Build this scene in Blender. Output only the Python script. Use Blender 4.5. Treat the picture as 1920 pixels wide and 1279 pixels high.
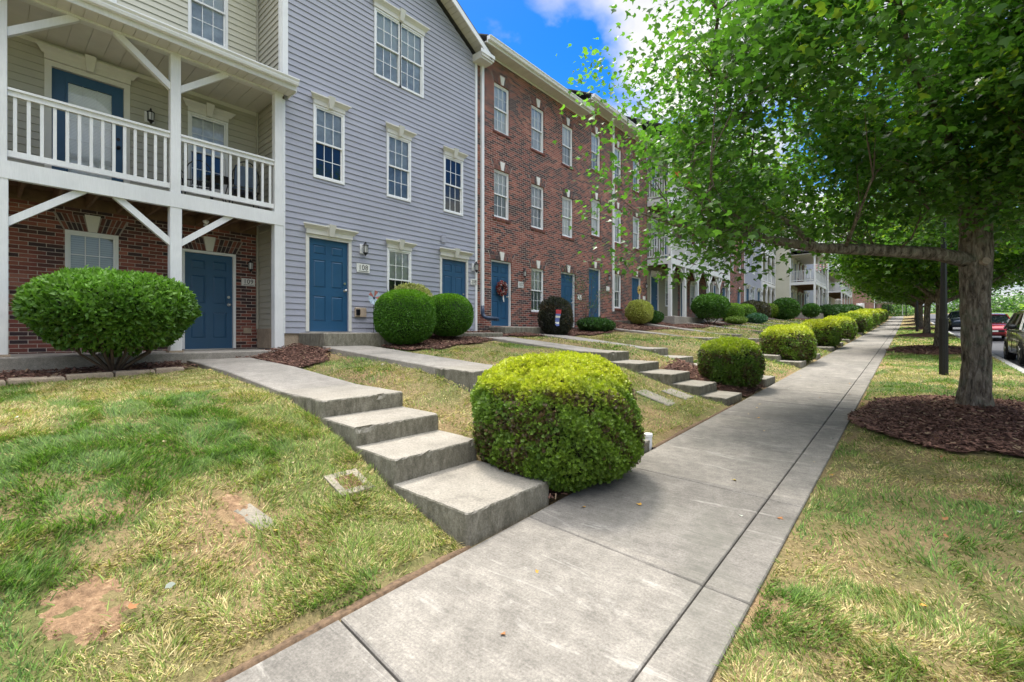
import bpy, math, random
import numpy as np
from mathutils import Vector
R=math.radians
sc=bpy.context.scene
for o in list(bpy.data.objects): bpy.data.objects.remove(o)
col=sc.collection
# ------------------------------------------------------------ camera, world, sun
cam=bpy.data.cameras.new('camera'); co=bpy.data.objects.new('camera',cam); col.objects.link(co)
cam.sensor_width=36; cam.lens=862/1920*36; cam.shift_y=-14.5/1920; cam.clip_start=.05; cam.clip_end=3000
co.location=(0,0,1.6); co.rotation_euler=(R(90),0,math.atan(743/862))
sc.camera=co
SUN_EL,SUN_AZ=64,-62        # azimuth measured from +Y towards +X (so the sun stands behind the houses, ahead of us)
w=bpy.data.worlds.new('World'); sc.world=w; w.use_nodes=True
def build_world():
    nt=w.node_tree; N=nt.nodes; L=nt.links; N.clear()
    out=N.new('ShaderNodeOutputWorld'); bg=N.new('ShaderNodeBackground'); bg.inputs[1].default_value=.15
    L.new(bg.outputs[0],out.inputs[0])
    sky=N.new('ShaderNodeTexSky'); sky.sky_type='NISHITA'; sky.sun_disc=False
    sky.sun_elevation=R(SUN_EL); sky.sun_rotation=R(SUN_AZ); sky.air_density=1.3; sky.dust_density=.3; sky.ozone_density=4
    hs=N.new('ShaderNodeHueSaturation'); hs.inputs['Hue'].default_value=.515; hs.inputs['Saturation'].default_value=1.5; hs.inputs['Value'].default_value=.50
    L.new(sky.outputs[0],hs.inputs['Color'])
    tc=N.new('ShaderNodeTexCoord'); sep=N.new('ShaderNodeSeparateXYZ'); L.new(tc.outputs['Generated'],sep.inputs[0])
    def m(op,a,b=None):
        n=N.new('ShaderNodeMath'); n.operation=op
        for i,v in enumerate((a,b)):
            if v is None: continue
            if isinstance(v,(int,float)): n.inputs[i].default_value=v
            else: L.new(v,n.inputs[i])
        return n.outputs[0]
    zz=m('ADD',m('MAXIMUM',sep.outputs[2],0.0),.22)
    cb=N.new('ShaderNodeCombineXYZ'); L.new(m('DIVIDE',sep.outputs[0],zz),cb.inputs[0]); L.new(m('DIVIDE',sep.outputs[1],zz),cb.inputs[1])
    mp=N.new('ShaderNodeMapping'); mp.inputs['Location'].default_value=(8.75775,9.91625,0); L.new(cb.outputs[0],mp.inputs[0])
    n1=N.new('ShaderNodeTexNoise'); n1.inputs['Scale'].default_value=1.15; n1.inputs['Detail'].default_value=10; n1.inputs['Roughness'].default_value=.52
    n1.inputs['Distortion'].default_value=.25
    L.new(mp.outputs[0],n1.inputs['Vector'])
    r=N.new('ShaderNodeValToRGB'); r.color_ramp.elements[0].position=.455; r.color_ramp.elements[1].position=.535
    L.new(n1.outputs[0],r.inputs[0])
    # toward the horizon the cloud closes up
    hz=N.new('ShaderNodeMapRange'); hz.inputs[1].default_value=.04; hz.inputs[2].default_value=.27; hz.inputs[3].default_value=.9; hz.inputs[4].default_value=0
    L.new(sep.outputs[2],hz.inputs[0])
    f=m('MAXIMUM',r.outputs[0],hz.outputs[0])
    n2=N.new('ShaderNodeTexNoise'); n2.inputs['Scale'].default_value=2.6; n2.inputs['Detail'].default_value=6; L.new(mp.outputs[0],n2.inputs['Vector'])
    r2=N.new('ShaderNodeValToRGB'); r2.color_ramp.elements[0].position=.35; r2.color_ramp.elements[1].position=.62
    r2.color_ramp.elements[0].color=(1.55,1.75,2.15,1); r2.color_ramp.elements[1].color=(3.0,3.05,3.12,1)
    L.new(n2.outputs[0],r2.inputs[0])
    # clouds above the frame are brightened to add fill light, dimmer in view
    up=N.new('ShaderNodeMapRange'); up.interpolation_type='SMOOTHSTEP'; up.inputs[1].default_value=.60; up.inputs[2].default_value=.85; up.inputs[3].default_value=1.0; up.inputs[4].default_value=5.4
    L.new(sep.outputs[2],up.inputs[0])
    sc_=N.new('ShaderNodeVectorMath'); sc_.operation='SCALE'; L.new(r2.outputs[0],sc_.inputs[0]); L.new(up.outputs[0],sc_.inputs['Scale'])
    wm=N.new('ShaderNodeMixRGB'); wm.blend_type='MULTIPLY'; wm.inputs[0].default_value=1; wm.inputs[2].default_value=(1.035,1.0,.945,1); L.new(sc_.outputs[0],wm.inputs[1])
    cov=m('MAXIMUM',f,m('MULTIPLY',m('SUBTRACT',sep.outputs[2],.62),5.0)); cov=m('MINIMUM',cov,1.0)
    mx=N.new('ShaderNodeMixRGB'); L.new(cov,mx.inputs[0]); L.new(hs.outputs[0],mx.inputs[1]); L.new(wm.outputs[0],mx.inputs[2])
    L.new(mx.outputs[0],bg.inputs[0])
build_world()
sl=bpy.data.lights.new('sun','SUN'); sl.energy=1.6; sl.angle=R(10); sl.color=(1,.94,.84)
so=bpy.data.objects.new('sun',sl); col.objects.link(so)
sd=Vector((math.sin(R(SUN_AZ))*math.cos(R(SUN_EL)),math.cos(R(SUN_AZ))*math.cos(R(SUN_EL)),math.sin(R(SUN_EL))))
so.rotation_euler=sd.to_track_quat('Z','Y').to_euler(); so.location=sd*100
sc.view_settings.view_transform='Standard'; sc.view_settings.look='None'; sc.view_settings.gamma=1; sc.view_settings.use_curve_mapping=False
sc.view_settings.exposure=1.36
sc.render.engine='CYCLES'
try:
    sc.cycles.max_bounces=7; sc.cycles.transparent_max_bounces=12; sc.cycles.use_denoising=True
except Exception: pass

# ------------------------------------------------------------ numpy helpers
rng=np.random.default_rng(7)
def hsh(ix,iy,s):
    h=(ix.astype(np.int64)*374761393+iy.astype(np.int64)*668265263+s*982451653)&0xffffffff
    h=((h^(h>>13))*1274126177)&0xffffffff
    return ((h^(h>>16))&0xffff)/65535.0
def vn(x,y,s=0):
    x=np.asarray(x,float); y=np.asarray(y,float)
    ix=np.floor(x); iy=np.floor(y); fx=x-ix; fy=y-iy; fx=fx*fx*(3-2*fx); fy=fy*fy*(3-2*fy)
    a=hsh(ix,iy,s); b=hsh(ix+1,iy,s); c=hsh(ix,iy+1,s); d=hsh(ix+1,iy+1,s)
    return (a*(1-fx)+b*fx)*(1-fy)+(c*(1-fx)+d*fx)*fy
def fbm(x,y,s=0,o=4):
    t=0; a=.5; n=0
    for i in range(o):
        t=t+a*vn(x*2**i,y*2**i,s+i*17); n+=a; a*=.5
    return t/n
def unit(v): return v/np.maximum(np.linalg.norm(v,axis=-1,keepdims=True),1e-9)

# ------------------------------------------------------------ scene bookkeeping
def tag(o,label=None,cat=None,group=None,kind=None):
    if label: o['label']=label
    if cat: o['category']=cat
    if group: o['group']=group
    if kind: o['kind']=kind
    return o
def thing(name,loc,label,cat,group=None,rz=0):
    o=bpy.data.objects.new(name,None); o.empty_display_size=.2; col.objects.link(o); o.location=loc; o.rotation_euler=(0,0,rz)
    return tag(o,label,cat,group)
def wloc(p):
    v=Vector((0,0,0))
    while p is not None: v+=p.location; p=p.parent
    return v
def link_mesh(name,me,parent=None,mats=()):
    for m in mats: me.materials.append(m)
    o=bpy.data.objects.new(name,me); col.objects.link(o)
    if parent is not None: o.parent=parent
    return o
class MB:
    def __init__(s): s.v=[]; s.f=[]; s.m=[]
    def quad(s,a,b,c,d,m=0):
        n=len(s.v); s.v+=[a,b,c,d]; s.f.append((n,n+1,n+2,n+3)); s.m.append(m)
    def poly(s,pts,m=0):
        n=len(s.v); s.v+=list(pts); s.f.append(tuple(range(n,n+len(pts)))); s.m.append(m)
    def hexa(s,p,m=0):   # 8 points: bottom 4 ccw, top 4 ccw
        n=len(s.v); s.v+=list(p)
        for f in ((3,2,1,0),(4,5,6,7),(0,1,5,4),(1,2,6,5),(2,3,7,6),(3,0,4,7)): s.f.append(tuple(n+i for i in f)); s.m.append(m)
    def box(s,x0,x1,y0,y1,z0,z1,m=0):
        if x0>x1: x0,x1=x1,x0
        if y0>y1: y0,y1=y1,y0
        s.hexa([(x0,y0,z0),(x1,y0,z0),(x1,y1,z0),(x0,y1,z0),(x0,y0,z1),(x1,y0,z1),(x1,y1,z1),(x0,y1,z1)],m)
    def bbox(s,x0,x1,y0,y1,z0,z1,b=.01,m=0):  # box with chamfered vertical+top edges
        if x0>x1: x0,x1=x1,x0
        if y0>y1: y0,y1=y1,y0
        def ring(i,z):
            return [(x0+i+b,y0+i,z),(x1-i-b,y0+i,z),(x1-i,y0+i+b,z),(x1-i,y1-i-b,z),(x1-i-b,y1-i,z),(x0+i+b,y1-i,z),(x0+i,y1-i-b,z),(x0+i,y0+i+b,z)]
        s.loft([ring(0,z0),ring(0,z1-b),ring(b,z1)],m,cap=True)
    def loft(s,rings,m=0,cap=True,close=True):
        n=len(s.v); k=len(rings[0])
        for r in rings: s.v+=[tuple(q) for q in r]
        for i in range(len(rings)-1):
            for j in range(k if close else k-1):
                a=n+i*k+j; b=n+i*k+(j+1)%k
                s.f.append((a,b,b+k,a+k)); s.m.append(m)
        if cap:
            s.f.append(tuple(n+k-1-j for j in range(k))); s.m.append(m)
            s.f.append(tuple(n+(len(rings)-1)*k+j for j in range(k))); s.m.append(m)
    def tube(s,pts,rad,n=8,m=0,cap=True):
        pts=[Vector(p) for p in pts]; 
        if isinstance(rad,(int,float)): rad=[rad]*len(pts)
        rings=[]; up=None
        for i,p in enumerate(pts):
            t=(pts[min(i+1,len(pts)-1)]-pts[max(i-1,0)]).normalized()
            if up is None: up=t.orthogonal().normalized()
            up=(up-t*up.dot(t)).normalized(); sd=t.cross(up)
            rings.append([tuple(p+(up*math.cos(a)+sd*math.sin(a))*rad[i]) for a in [2*math.pi*j/n for j in range(n)]])
        s.loft(rings,m,cap)
    def bar(s,a,b,w,h,m=0,up=(0,0,1)):
        a=Vector(a); b=Vector(b); t=(b-a).normalized(); u=Vector(up); u=(u-t*u.dot(t))
        if u.length<1e-4: u=t.orthogonal()
        u.normalize(); sd=t.cross(u)
        def r(p): return [tuple(p+sd*x*w/2+u*y*h/2) for x,y in ((-1,-1),(1,-1),(1,1),(-1,1))]
        s.loft([r(a),r(b)],m)
    def lathe(s,prof,c,n=16,m=0):
        s.loft([[(c[0]+r*math.cos(2*math.pi*j/n),c[1]+r*math.sin(2*math.pi*j/n),c[2]+z) for j in range(n)] for r,z in prof],m)
    def sph(s,c,r,n=10,m=0,sq=(1,1,1)):
        rings=[]
        for i in range(n//2+1):
            a=math.pi*(i/(n//2))-math.pi/2; rr=max(math.cos(a),.02)
            rings.append([(c[0]+r*sq[0]*rr*math.cos(2*math.pi*j/n),c[1]+r*sq[1]*rr*math.sin(2*math.pi*j/n),c[2]+r*sq[2]*math.sin(a)) for j in range(n)])
        s.loft(rings,m)
    def build(s,name,mats,parent=None,smooth=False,local=False):
        me=bpy.data.meshes.new(name)
        off=Vector((0,0,0)) if (local or parent is None) else wloc(parent)
        me.from_pydata([(v[0]-off.x,v[1]-off.y,v[2]-off.z) for v in s.v],[],s.f)
        if not isinstance(mats,(list,tuple)): mats=[mats]
        for m in mats: me.materials.append(m)
        me.polygons.foreach_set('material_index',s.m)
        if smooth: me.polygons.foreach_set('use_smooth',[True]*len(s.f))
        me.update()
        o=bpy.data.objects.new(name,me); col.objects.link(o)
        if parent is not None: o.parent=parent
        return o
def tri_mesh(name,V,F,C=None,mats=(),parent=None,smooth=False):
    """V (n,3) F (m,3) C (n,3)"""
    me=bpy.data.meshes.new(name)
    V=np.asarray(V,np.float32); F=np.asarray(F,np.int32)
    if parent is not None: V=V-np.array(wloc(parent),np.float32)
    me.vertices.add(len(V)); me.vertices.foreach_set('co',V.ravel())
    me.loops.add(F.size); me.loops.foreach_set('vertex_index',F.ravel())
    k=F.shape[1]
    me.polygons.add(len(F)); me.polygons.foreach_set('loop_start',np.arange(0,F.size,k,dtype=np.int32))
    if smooth: me.polygons.foreach_set('use_smooth',np.ones(len(F),bool))
    me.update(calc_edges=True)
    if C is not None:
        a=me.color_attributes.new('Col','FLOAT_COLOR','POINT')
        cc=np.ones((len(V),4),np.float32); cc[:,:3]=C; a.data.foreach_set('color',cc.ravel())
    return link_mesh(name,me,parent,mats)
TPL={
 'maple':(np.array([(0,0,0),(-.52,.42,.10),(-.17,.52,.0),(0,1,-.06),(.17,.52,0),(.52,.42,.10),(-.30,.08,.06),(.30,.08,.06)],float),
          [(0,1,2),(0,2,3),(0,3,4),(0,4,5),(0,6,1),(0,5,7)]),
 'leaf':(np.array([(0,0,0),(-.27,.42,.09),(0,1,0),(.27,.42,.09)],float),[(0,1,2),(0,2,3)]),
 'spray':(np.array([(-.07,0,0),(.07,0,0),(0,1,0),(0,.15,0),(-.42,.62,.1),(-.12,.42,0),(.42,.62,-.1),(.12,.42,0),(-.28,.95,.1),(.28,.9,-.1)],float),
          [(0,1,2),(3,5,4),(3,6,7),(5,2,8),(7,9,2)]),
 'blade':(np.array([(-.5,0,0),(.5,0,0),(-.42,.5,.10),(.42,.5,.10),(0,1,.38)],float),[(0,1,3),(0,3,2),(2,3,4)]),
 'chip':(np.array([(-.5,-.5,0),(.5,-.5,0),(.42,.5,0),(-.4,.5,0),(-.4,-.4,.25),(.4,-.4,.25),(.35,.42,.25),(-.35,.42,.25)],float),
          [(4,5,6),(4,6,7),(0,1,5),(0,5,4),(1,2,6),(1,6,5),(2,3,7),(2,7,6),(3,0,4),(3,4,7)]),
}
def scatter(name,P,V,Nn,size,C,mat,tpl='leaf',parent=None,width=None,lenn=None,thick=None):
    T,F=TPL[tpl]; T=T.copy(); F=np.array(F)
    V=unit(V); U=unit(np.cross(V,Nn)); W=np.cross(U,V)
    n=len(P); k=len(T)
    sz=np.broadcast_to(size,(n,)); wd=sz if width is None else np.broadcast_to(width,(n,)); th=sz if thick is None else np.broadcast_to(thick,(n,))
    X=P[:,None,:]+U[:,None,:]*(T[None,:,0,None]*wd[:,None,None])+V[:,None,:]*(T[None,:,1,None]*sz[:,None,None])+W[:,None,:]*(T[None,:,2,None]*th[:,None,None])
    FF=(F[None]+(np.arange(n)*k)[:,None,None]).reshape(-1,3)
    CC=np.repeat(C,k,axis=0)
    return tri_mesh(name,X.reshape(-1,3),FF,CC,[mat],parent)
def rdir(n,r=None):
    r=r or rng; return unit(r.normal(size=(n,3)))

# ------------------------------------------------------------ materials
class NT:
    def __init__(s,name,rough=.6,spec=.5):
        s.mat=bpy.data.materials.new(name); s.mat.use_nodes=True; s.nt=s.mat.node_tree; s.N=s.nt.nodes; s.L=s.nt.links
        s.b=s.N['Principled BSDF']; s.b.inputs['Roughness'].default_value=rough; s.b.inputs['Specular IOR Level'].default_value=spec
    def n(s,t,**kw):
        x=s.N.new('ShaderNode'+t)
        for k,v in kw.items():
            if k in x.inputs: 
                if hasattr(v,'links') or isinstance(v,bpy.types.NodeSocket): s.L.new(v,x.inputs[k])
                else: x.inputs[k].default_value=v
            else: setattr(x,k,v)
        return x
    def m(s,op,a,b=None,c=None,clamp=False):
        x=s.N.new('ShaderNodeMath'); x.operation=op; x.use_clamp=clamp
        for i,v in enumerate((a,b,c)):
            if v is None: continue
            if isinstance(v,(int,float)): x.inputs[i].default_value=v
            else: s.L.new(v,x.inputs[i])
        return x.outputs[0]
    def pos(s,obj=False):
        if obj: return s.n('TexCoord').outputs['Object']
        return s.n('NewGeometry').outputs['Position']
    def map(s,vec,scale=(1,1,1),rot=(0,0,0),loc=(0,0,0)):
        x=s.n('Mapping'); x.inputs['Scale'].default_value=scale; x.inputs['Rotation'].default_value=rot; x.inputs['Location'].default_value=loc; s.L.new(vec,x.inputs[0]); return x.outputs[0]
    def noise(s,vec,scale,detail=4,rough=.5,dist=0):
        x=s.n('TexNoise'); x.inputs['Scale'].default_value=scale; x.inputs['Detail'].default_value=detail; x.inputs['Roughness'].default_value=rough; x.inputs['Distortion'].default_value=dist; s.L.new(vec,x.inputs['Vector']); return x.outputs['Fac']
    def ramp(s,fac,stops,interp='LINEAR'):
        x=s.n('ValToRGB'); cr=x.color_ramp; cr.interpolation=interp
        while len(cr.elements)<len(stops): cr.elements.new(.5)
        for e,(p,c) in zip(cr.elements,stops):
            e.position=p; e.color=(c,c,c,1) if isinstance(c,(int,float)) else (*c,1)
        s.L.new(fac,x.inputs[0]); return x.outputs[0]
    def mix(s,f,a,b,mode='MIX'):
        x=s.n('MixRGB',blend_type=mode)
        for i,v in enumerate((f,a,b)):
            if isinstance(v,(int,float)): x.inputs[i].default_value=v if i==0 else (v,v,v,1)
            elif isinstance(v,tuple): x.inputs[i].default_value=(*v,1)
            else: s.L.new(v,x.inputs[i])
        return x.outputs[0]
    def col(s,c):
        if isinstance(c,tuple): s.b.inputs['Base Color'].default_value=(*c,1)
        else: s.L.new(c,s.b.inputs['Base Color'])
    def bump(s,h,strength=.5,dist=.01):
        x=s.n('Bump'); x.inputs['Strength'].default_value=strength; x.inputs['Distance'].default_value=dist; s.L.new(h,x.inputs['Height']); s.L.new(x.outputs[0],s.b.inputs['Normal'])
def plain(name,c,rough=.5,var=.12,scale=6,metal=0,spec=.5,obj=False,bump=0):
    t=NT(name,rough,spec); v=t.pos(obj); n=t.noise(v,scale,5,.6)
    d=tuple(x*(1-var) for x in c); u=tuple(min(1,x*(1+var)) for x in c)
    t.col(t.ramp(n,[(.3,d),(.7,u)])); t.b.inputs['Metallic'].default_value=metal
    if bump: t.bump(t.noise(v,scale*12,3,.6),bump,.005)
    return t.mat
M={}
# linear colours
M['white']=plain('white_vinyl',(.78,.78,.77),.45,.05,3)
def paint_wood():
    t=NT('white_painted_wood',.55); v=t.pos()
    a=t.noise(v,1.3,5,.6); b=t.noise(t.map(v,(14,14,1.2)),5,4,.7)
    c=t.mix(t.ramp(b,[(.35,0),(.75,.35)]),t.ramp(a,[(.3,(.66,.66,.65)),(.7,(.80,.80,.79))]),(.52,.52,.50))
    t.col(c); t.bump(b,.25,.004); return t.mat
M['wood']=paint_wood()
def siding(name,c):
    t=NT(name,.5,.4); v=t.pos()
    a=t.noise(v,.7,4,.6); b=t.noise(t.map(v,(1,.35,40)),30,3,.6)
    d=tuple(x*.9 for x in c); u=tuple(x*1.06 for x in c)
    t.col(t.mix(.12,t.ramp(a,[(.3,d),(.7,u)]),t.ramp(b,[(.3,.2),(.7,.9)]),'OVERLAY')); t.bump(b,.12,.002); return t.mat
M['blue_siding']=siding('blue_grey_siding',(.335,.340,.392))
M['cream_siding']=siding('cream_siding',(.56,.54,.44))
M['tan_siding']=siding('tan_siding',(.43,.41,.335))
M['olive_siding']=siding('olive_siding',(.26,.24,.165))
M['white_siding']=siding('white_siding',(.72,.72,.70))
M['yellow_siding']=siding('pale_yellow_siding',(.66,.63,.50))
def brick(name,axis='yz',tone=1.0,pale=0.0):
    t=NT(name,.85,.25); v=t.pos(); sp=t.n('SeparateXYZ'); t.L.new(v,sp.inputs[0])
    u=sp.outputs[1 if axis=='yz' else 0]; z=sp.outputs[2]
    BW,BH=.213,.0677
    rz=t.m('DIVIDE',z,BH); row=t.m('FLOOR',rz); par=t.m('MULTIPLY',t.m('MODULO',t.m('ABSOLUTE',row),2.0),.5)
    ru=t.m('ADD',t.m('DIVIDE',u,BW),par); cl=t.m('FLOOR',ru)
    fz=t.m('FRACT',rz); fu=t.m('FRACT',ru)
    ez=t.m('MINIMUM',fz,t.m('SUBTRACT',1.0,fz)); eu=t.m('MINIMUM',fu,t.m('SUBTRACT',1.0,fu))
    wob=t.m('MULTIPLY',t.m('SUBTRACT',t.noise(v,45,2),.5),.05)
    mz=t.m('LESS_THAN',t.m('ADD',ez,wob),.075); mu=t.m('LESS_THAN',t.m('ADD',eu,t.m('MULTIPLY',wob,.4)),.024); mort=t.m('MAXIMUM',mz,mu)
    cb=t.n('CombineXYZ'); t.L.new(cl,cb.inputs[0]); t.L.new(row,cb.inputs[1])
    wn=t.n('TexWhiteNoise'); wn.noise_dimensions='2D'; t.L.new(cb.outputs[0],wn.inputs['Vector'])
    big=t.noise(t.map(v,(1,1,1.4)),1.1,3,.5)
    val=t.m('ADD',t.m('MULTIPLY',wn.outputs['Value'],.72),t.m('MULTIPLY',t.m('SUBTRACT',big,.36),1.0))
    k=tone; p=pale
    def c(r,g,b): return (r*k+p*(.45-r*k),g*k+p*(.30-g*k),b*k+p*(.24-b*k))
    bc=t.ramp(val,[(.0,c(.035,.028,.032)),(.30,c(.060,.034,.033)),(.45,c(.13,.050,.040)),(.62,c(.185,.060,.046)),(.85,c(.25,.088,.062)),(1.0,c(.31,.13,.09))])
    fine=t.noise(v,90,4,.7)
    bc=t.mix(.5,bc,t.ramp(fine,[(.3,.3),(.7,.75)]),'OVERLAY')
    mc=t.ramp(t.noise(v,20,3),[(.3,c(.30,.245,.20)),(.7,c(.46,.39,.33))])
    t.col(t.mix(mort,bc,mc))
    h=t.m('ADD',t.m('SUBTRACT',1.0,mort),t.m('MULTIPLY',fine,.25)); t.bump(h,.7,.006); return t.mat
M['brick']=brick('red_brick','yz',1.15); M['brick_end']=brick('pale_brick_end','xz',1.25,.42); M['brick_xz']=brick('red_brick_end','xz')
for i,c in enumerate([(.05,.032,.034),(.13,.05,.04),(.21,.075,.052)]): M['arch%d'%i]=plain('arch_brick_%d'%i,c,.85,.25,30)
M['mortar']=plain('mortar',(.34,.29,.25),.9,.15,20)
M['door']=plain('blue_door_paint',(.019,.078,.160),.38,.10,2)
M['navy']=plain('navy_plastic',(.025,.045,.085),.4,.1)
M['black']=plain('black_metal',(.006,.006,.007),.4,.2,8,spec=.5)
M['iron']=plain('wrought_iron',(.02,.018,.018),.5,.2,8)
M['silver']=plain('brushed_nickel',(.6,.58,.55),.3,.05,8,metal=1)
M['soffit']=plain('cream_soffit',(.62,.60,.54),.6,.05,4)
M['trim']=plain('cream_trim',(.66,.64,.58),.5,.05,4)
M['keystone']=plain('keystone_white',(.72,.70,.64),.5,.06,5)
M['joist']=plain('treated_lumber',(.16,.095,.05),.8,.3,5)
M['shingle']=plain('grey_shingle',(.09,.088,.09),.9,.3,25)
M['sign']=plain('sign_plate',(.74,.73,.68),.5,.03)
M['lampglass']=plain('lantern_glass',(.45,.45,.42),.1,.1)
M['cushion']=plain('slate_cushion',(.10,.14,.22),.8,.2)
M['blind']=None
def blind(name,c,pitch=.025):
    t=NT(name,.6); v=t.pos(); sp=t.n('SeparateXYZ'); t.L.new(v,sp.inputs[0])
    f=t.m('FRACT',t.m('DIVIDE',sp.outputs[2],pitch)); k=t.m('LESS_THAN',f,.22)
    t.col(t.mix(k,c,tuple(x*.62 for x in c))); return t.mat
M['blind']=blind('window_blinds',(.84,.85,.84)); M['blind_grey']=blind('dim_blinds',(.36,.40,.40),.04)
M['curtain']=plain('sheer_curtain',(.60,.62,.64),.8,.25,5); M['dark_room']=plain('dark_interior',(.03,.035,.04),.9,.5,2); M['mid_room']=plain('dim_curtain',(.30,.34,.40),.9,.4,3)
def glass():
    t=NT('window_glass'); N=t.N; L=t.L
    out=[n for n in N if n.type=='OUTPUT_MATERIAL'][0]; N.remove(t.b)
    tr=N.new('ShaderNodeBsdfTransparent'); gl=N.new('ShaderNodeBsdfGlossy'); gl.inputs['Roughness'].default_value=.03; gl.inputs[0].default_value=(.9,.95,1,1)
    fr=N.new('ShaderNodeFresnel'); fr.inputs[0].default_value=1.5
    add=N.new('ShaderNodeMath'); add.operation='MULTIPLY_ADD'; L.new(fr.outputs[0],add.inputs[0]); add.inputs[1].default_value=1.1; add.inputs[2].default_value=.02; add.use_clamp=True
    mx=N.new('ShaderNodeMixShader'); L.new(add.outputs[0],mx.inputs[0]); L.new(tr.outputs[0],mx.inputs[1]); L.new(gl.outputs[0],mx.inputs[2]); L.new(mx.outputs[0],out.inputs[0])
    return t.mat
M['glass']=glass()
def leafmat(name,rough=.45,trans=.35,spec=.4):
    t=NT(name,rough,spec); N=t.N; L=t.L
    a=t.n('Attribute',attribute_name='Col'); t.col(a.outputs['Color'])
    out=[n for n in N if n.type=='OUTPUT_MATERIAL'][0]
    tl=N.new('ShaderNodeBsdfTranslucent'); c2=t.mix(1.0,a.outputs['Color'],(1.25,1.5,.75),'MULTIPLY'); L.new(c2,tl.inputs[0])
    mx=N.new('ShaderNodeMixShader'); mx.inputs[0].default_value=trans; L.new(t.b.outputs[0],mx.inputs[1]); L.new(tl.outputs[0],mx.inputs[2]); L.new(mx.outputs[0],out.inputs[0])
    return t.mat
M['leaf']=leafmat('leaf',.34,.52,.5); M['bushleaf']=leafmat('shrub_leaf',.45,.25,.4); M['grass']=leafmat('grass_blade',.55,.3,.3)
M['chip']=leafmat('bark_chip',.85,0.0,.2)
def bark(name,c1,c2,c3):
    t=NT(name,.9,.2); v=t.pos(True)
    vv=t.map(v,(1,1,.28)); a=t.noise(vv,22,6,.65,.6); b=t.noise(v,5,4,.6); c=t.noise(v,60,3,.6)
    cc=t.ramp(a,[(.35,c1),(.52,c2),(.7,c3)]); cc=t.mix(t.ramp(b,[(.5,0),(.7,.55)]),cc,(.16,.19,.13)); t.col(cc)
    t.bump(t.m('ADD',a,t.m('MULTIPLY',c,.3)),1.0,.03); return t.mat
M['bark']=bark('maple_bark',(.045,.036,.028),(.19,.155,.12),(.36,.315,.255)); M['twig']=plain('twig_bark',(.10,.07,.05),.8,.3,20,obj=True)
def concrete(name,base=(.36,.34,.31),broom=None,stain=.5,slabs=False):
    t=NT(name,.85,.3); v=t.pos()
    a=t.noise(v,1.1,6,.65); b=t.noise(v,9,6,.7); c=t.noise(v,75,4,.75); sp=t.noise(v,230,2,.6)
    cc=t.ramp(a,[(.25,tuple(x*.72 for x in base)),(.5,base),(.75,tuple(x*1.18 for x in base))])
    cc=t.mix(.55,cc,t.ramp(b,[(.3,.30),(.7,.66)]),'OVERLAY'); cc=t.mix(.6,cc,t.ramp(c,[(.3,.22),(.7,.75)]),'OVERLAY')
    cc=t.mix(t.ramp(sp,[(.60,0),(.68,.45)]),cc,(.12,.11,.10))
    if slabs:   # every slab was poured a little differently; pale scuffs and hairline cracks
        sp_=t.n('SeparateXYZ'); t.L.new(v,sp_.inputs[0]); fl=t.m('FLOOR',t.m('DIVIDE',t.m('SUBTRACT',sp_.outputs[1],1.285),1.645)); wn=t.n('TexWhiteNoise'); wn.noise_dimensions='1D'; t.L.new(fl,wn.inputs['W'])
        cc=t.mix(1.0,cc,t.ramp(wn.outputs['Value'],[(0,(.86,.86,.86)),(1,(1.12,1.11,1.08))]),'MULTIPLY')
        scf=t.noise(t.map(v,(.5,2.2,1),(0,0,.5)),1.9,6,.75,1.2); cc=t.mix(t.ramp(scf,[(.58,0),(.66,.35)]),cc,(.50,.47,.42))
        blo=t.noise(v,3.2,6,.75); cc=t.mix(.5,cc,t.ramp(blo,[(.3,.30),(.7,.68)]),'OVERLAY')
    # damp/algae darkening has its own blotchy shape
    d=t.noise(t.map(v,(1,.7,1),loc=(5,3,0)),.85,5,.7,.4); cc=t.mix(t.ramp(d,[(.52,0),(.70,stain)]),cc,(.13,.125,.105))
    h=t.m('ADD',t.m('MULTIPLY',c,.6),t.m('MULTIPLY',b,.4))
    if broom:
        br=t.noise(t.map(v,broom),60,3,.7); cc=t.mix(.22,cc,t.ramp(br,[(.35,.25),(.65,.72)]),'OVERLAY'); h=t.m('ADD',h,t.m('MULTIPLY',br,.5))
    t.col(cc); t.bump(h,.55,.006); return t.mat
M['walk']=concrete('sidewalk_concrete',(.222,.204,.180),(.09,1,1),.8,slabs=True)
M['conc']=concrete('path_concrete',(.32,.29,.25),None,.5)
def stepm():
    # step faces: stained and streaked, fronts and sides darker than the tops
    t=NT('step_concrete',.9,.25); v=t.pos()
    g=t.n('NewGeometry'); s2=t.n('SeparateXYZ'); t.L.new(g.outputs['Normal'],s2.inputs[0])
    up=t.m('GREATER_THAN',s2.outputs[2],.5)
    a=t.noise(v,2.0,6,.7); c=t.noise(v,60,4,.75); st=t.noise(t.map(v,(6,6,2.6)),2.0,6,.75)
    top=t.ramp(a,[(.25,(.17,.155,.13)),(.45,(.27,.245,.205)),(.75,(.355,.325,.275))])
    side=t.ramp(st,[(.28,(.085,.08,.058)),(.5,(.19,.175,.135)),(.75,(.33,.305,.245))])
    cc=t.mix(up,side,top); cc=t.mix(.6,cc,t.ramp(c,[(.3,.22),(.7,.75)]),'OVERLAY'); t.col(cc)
    t.bump(t.m('ADD',c,t.noise(v,14,5,.7)),.6,.008); return t.mat
M['step']=stepm()
M['asphalt']=concrete('asphalt',(.085,.085,.09),None,.2)
M['curb']=concrete('curb_concrete',(.36,.35,.33),None,.2)
M['stone']=concrete('edging_stone',(.42,.33,.24),None,.3)
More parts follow.
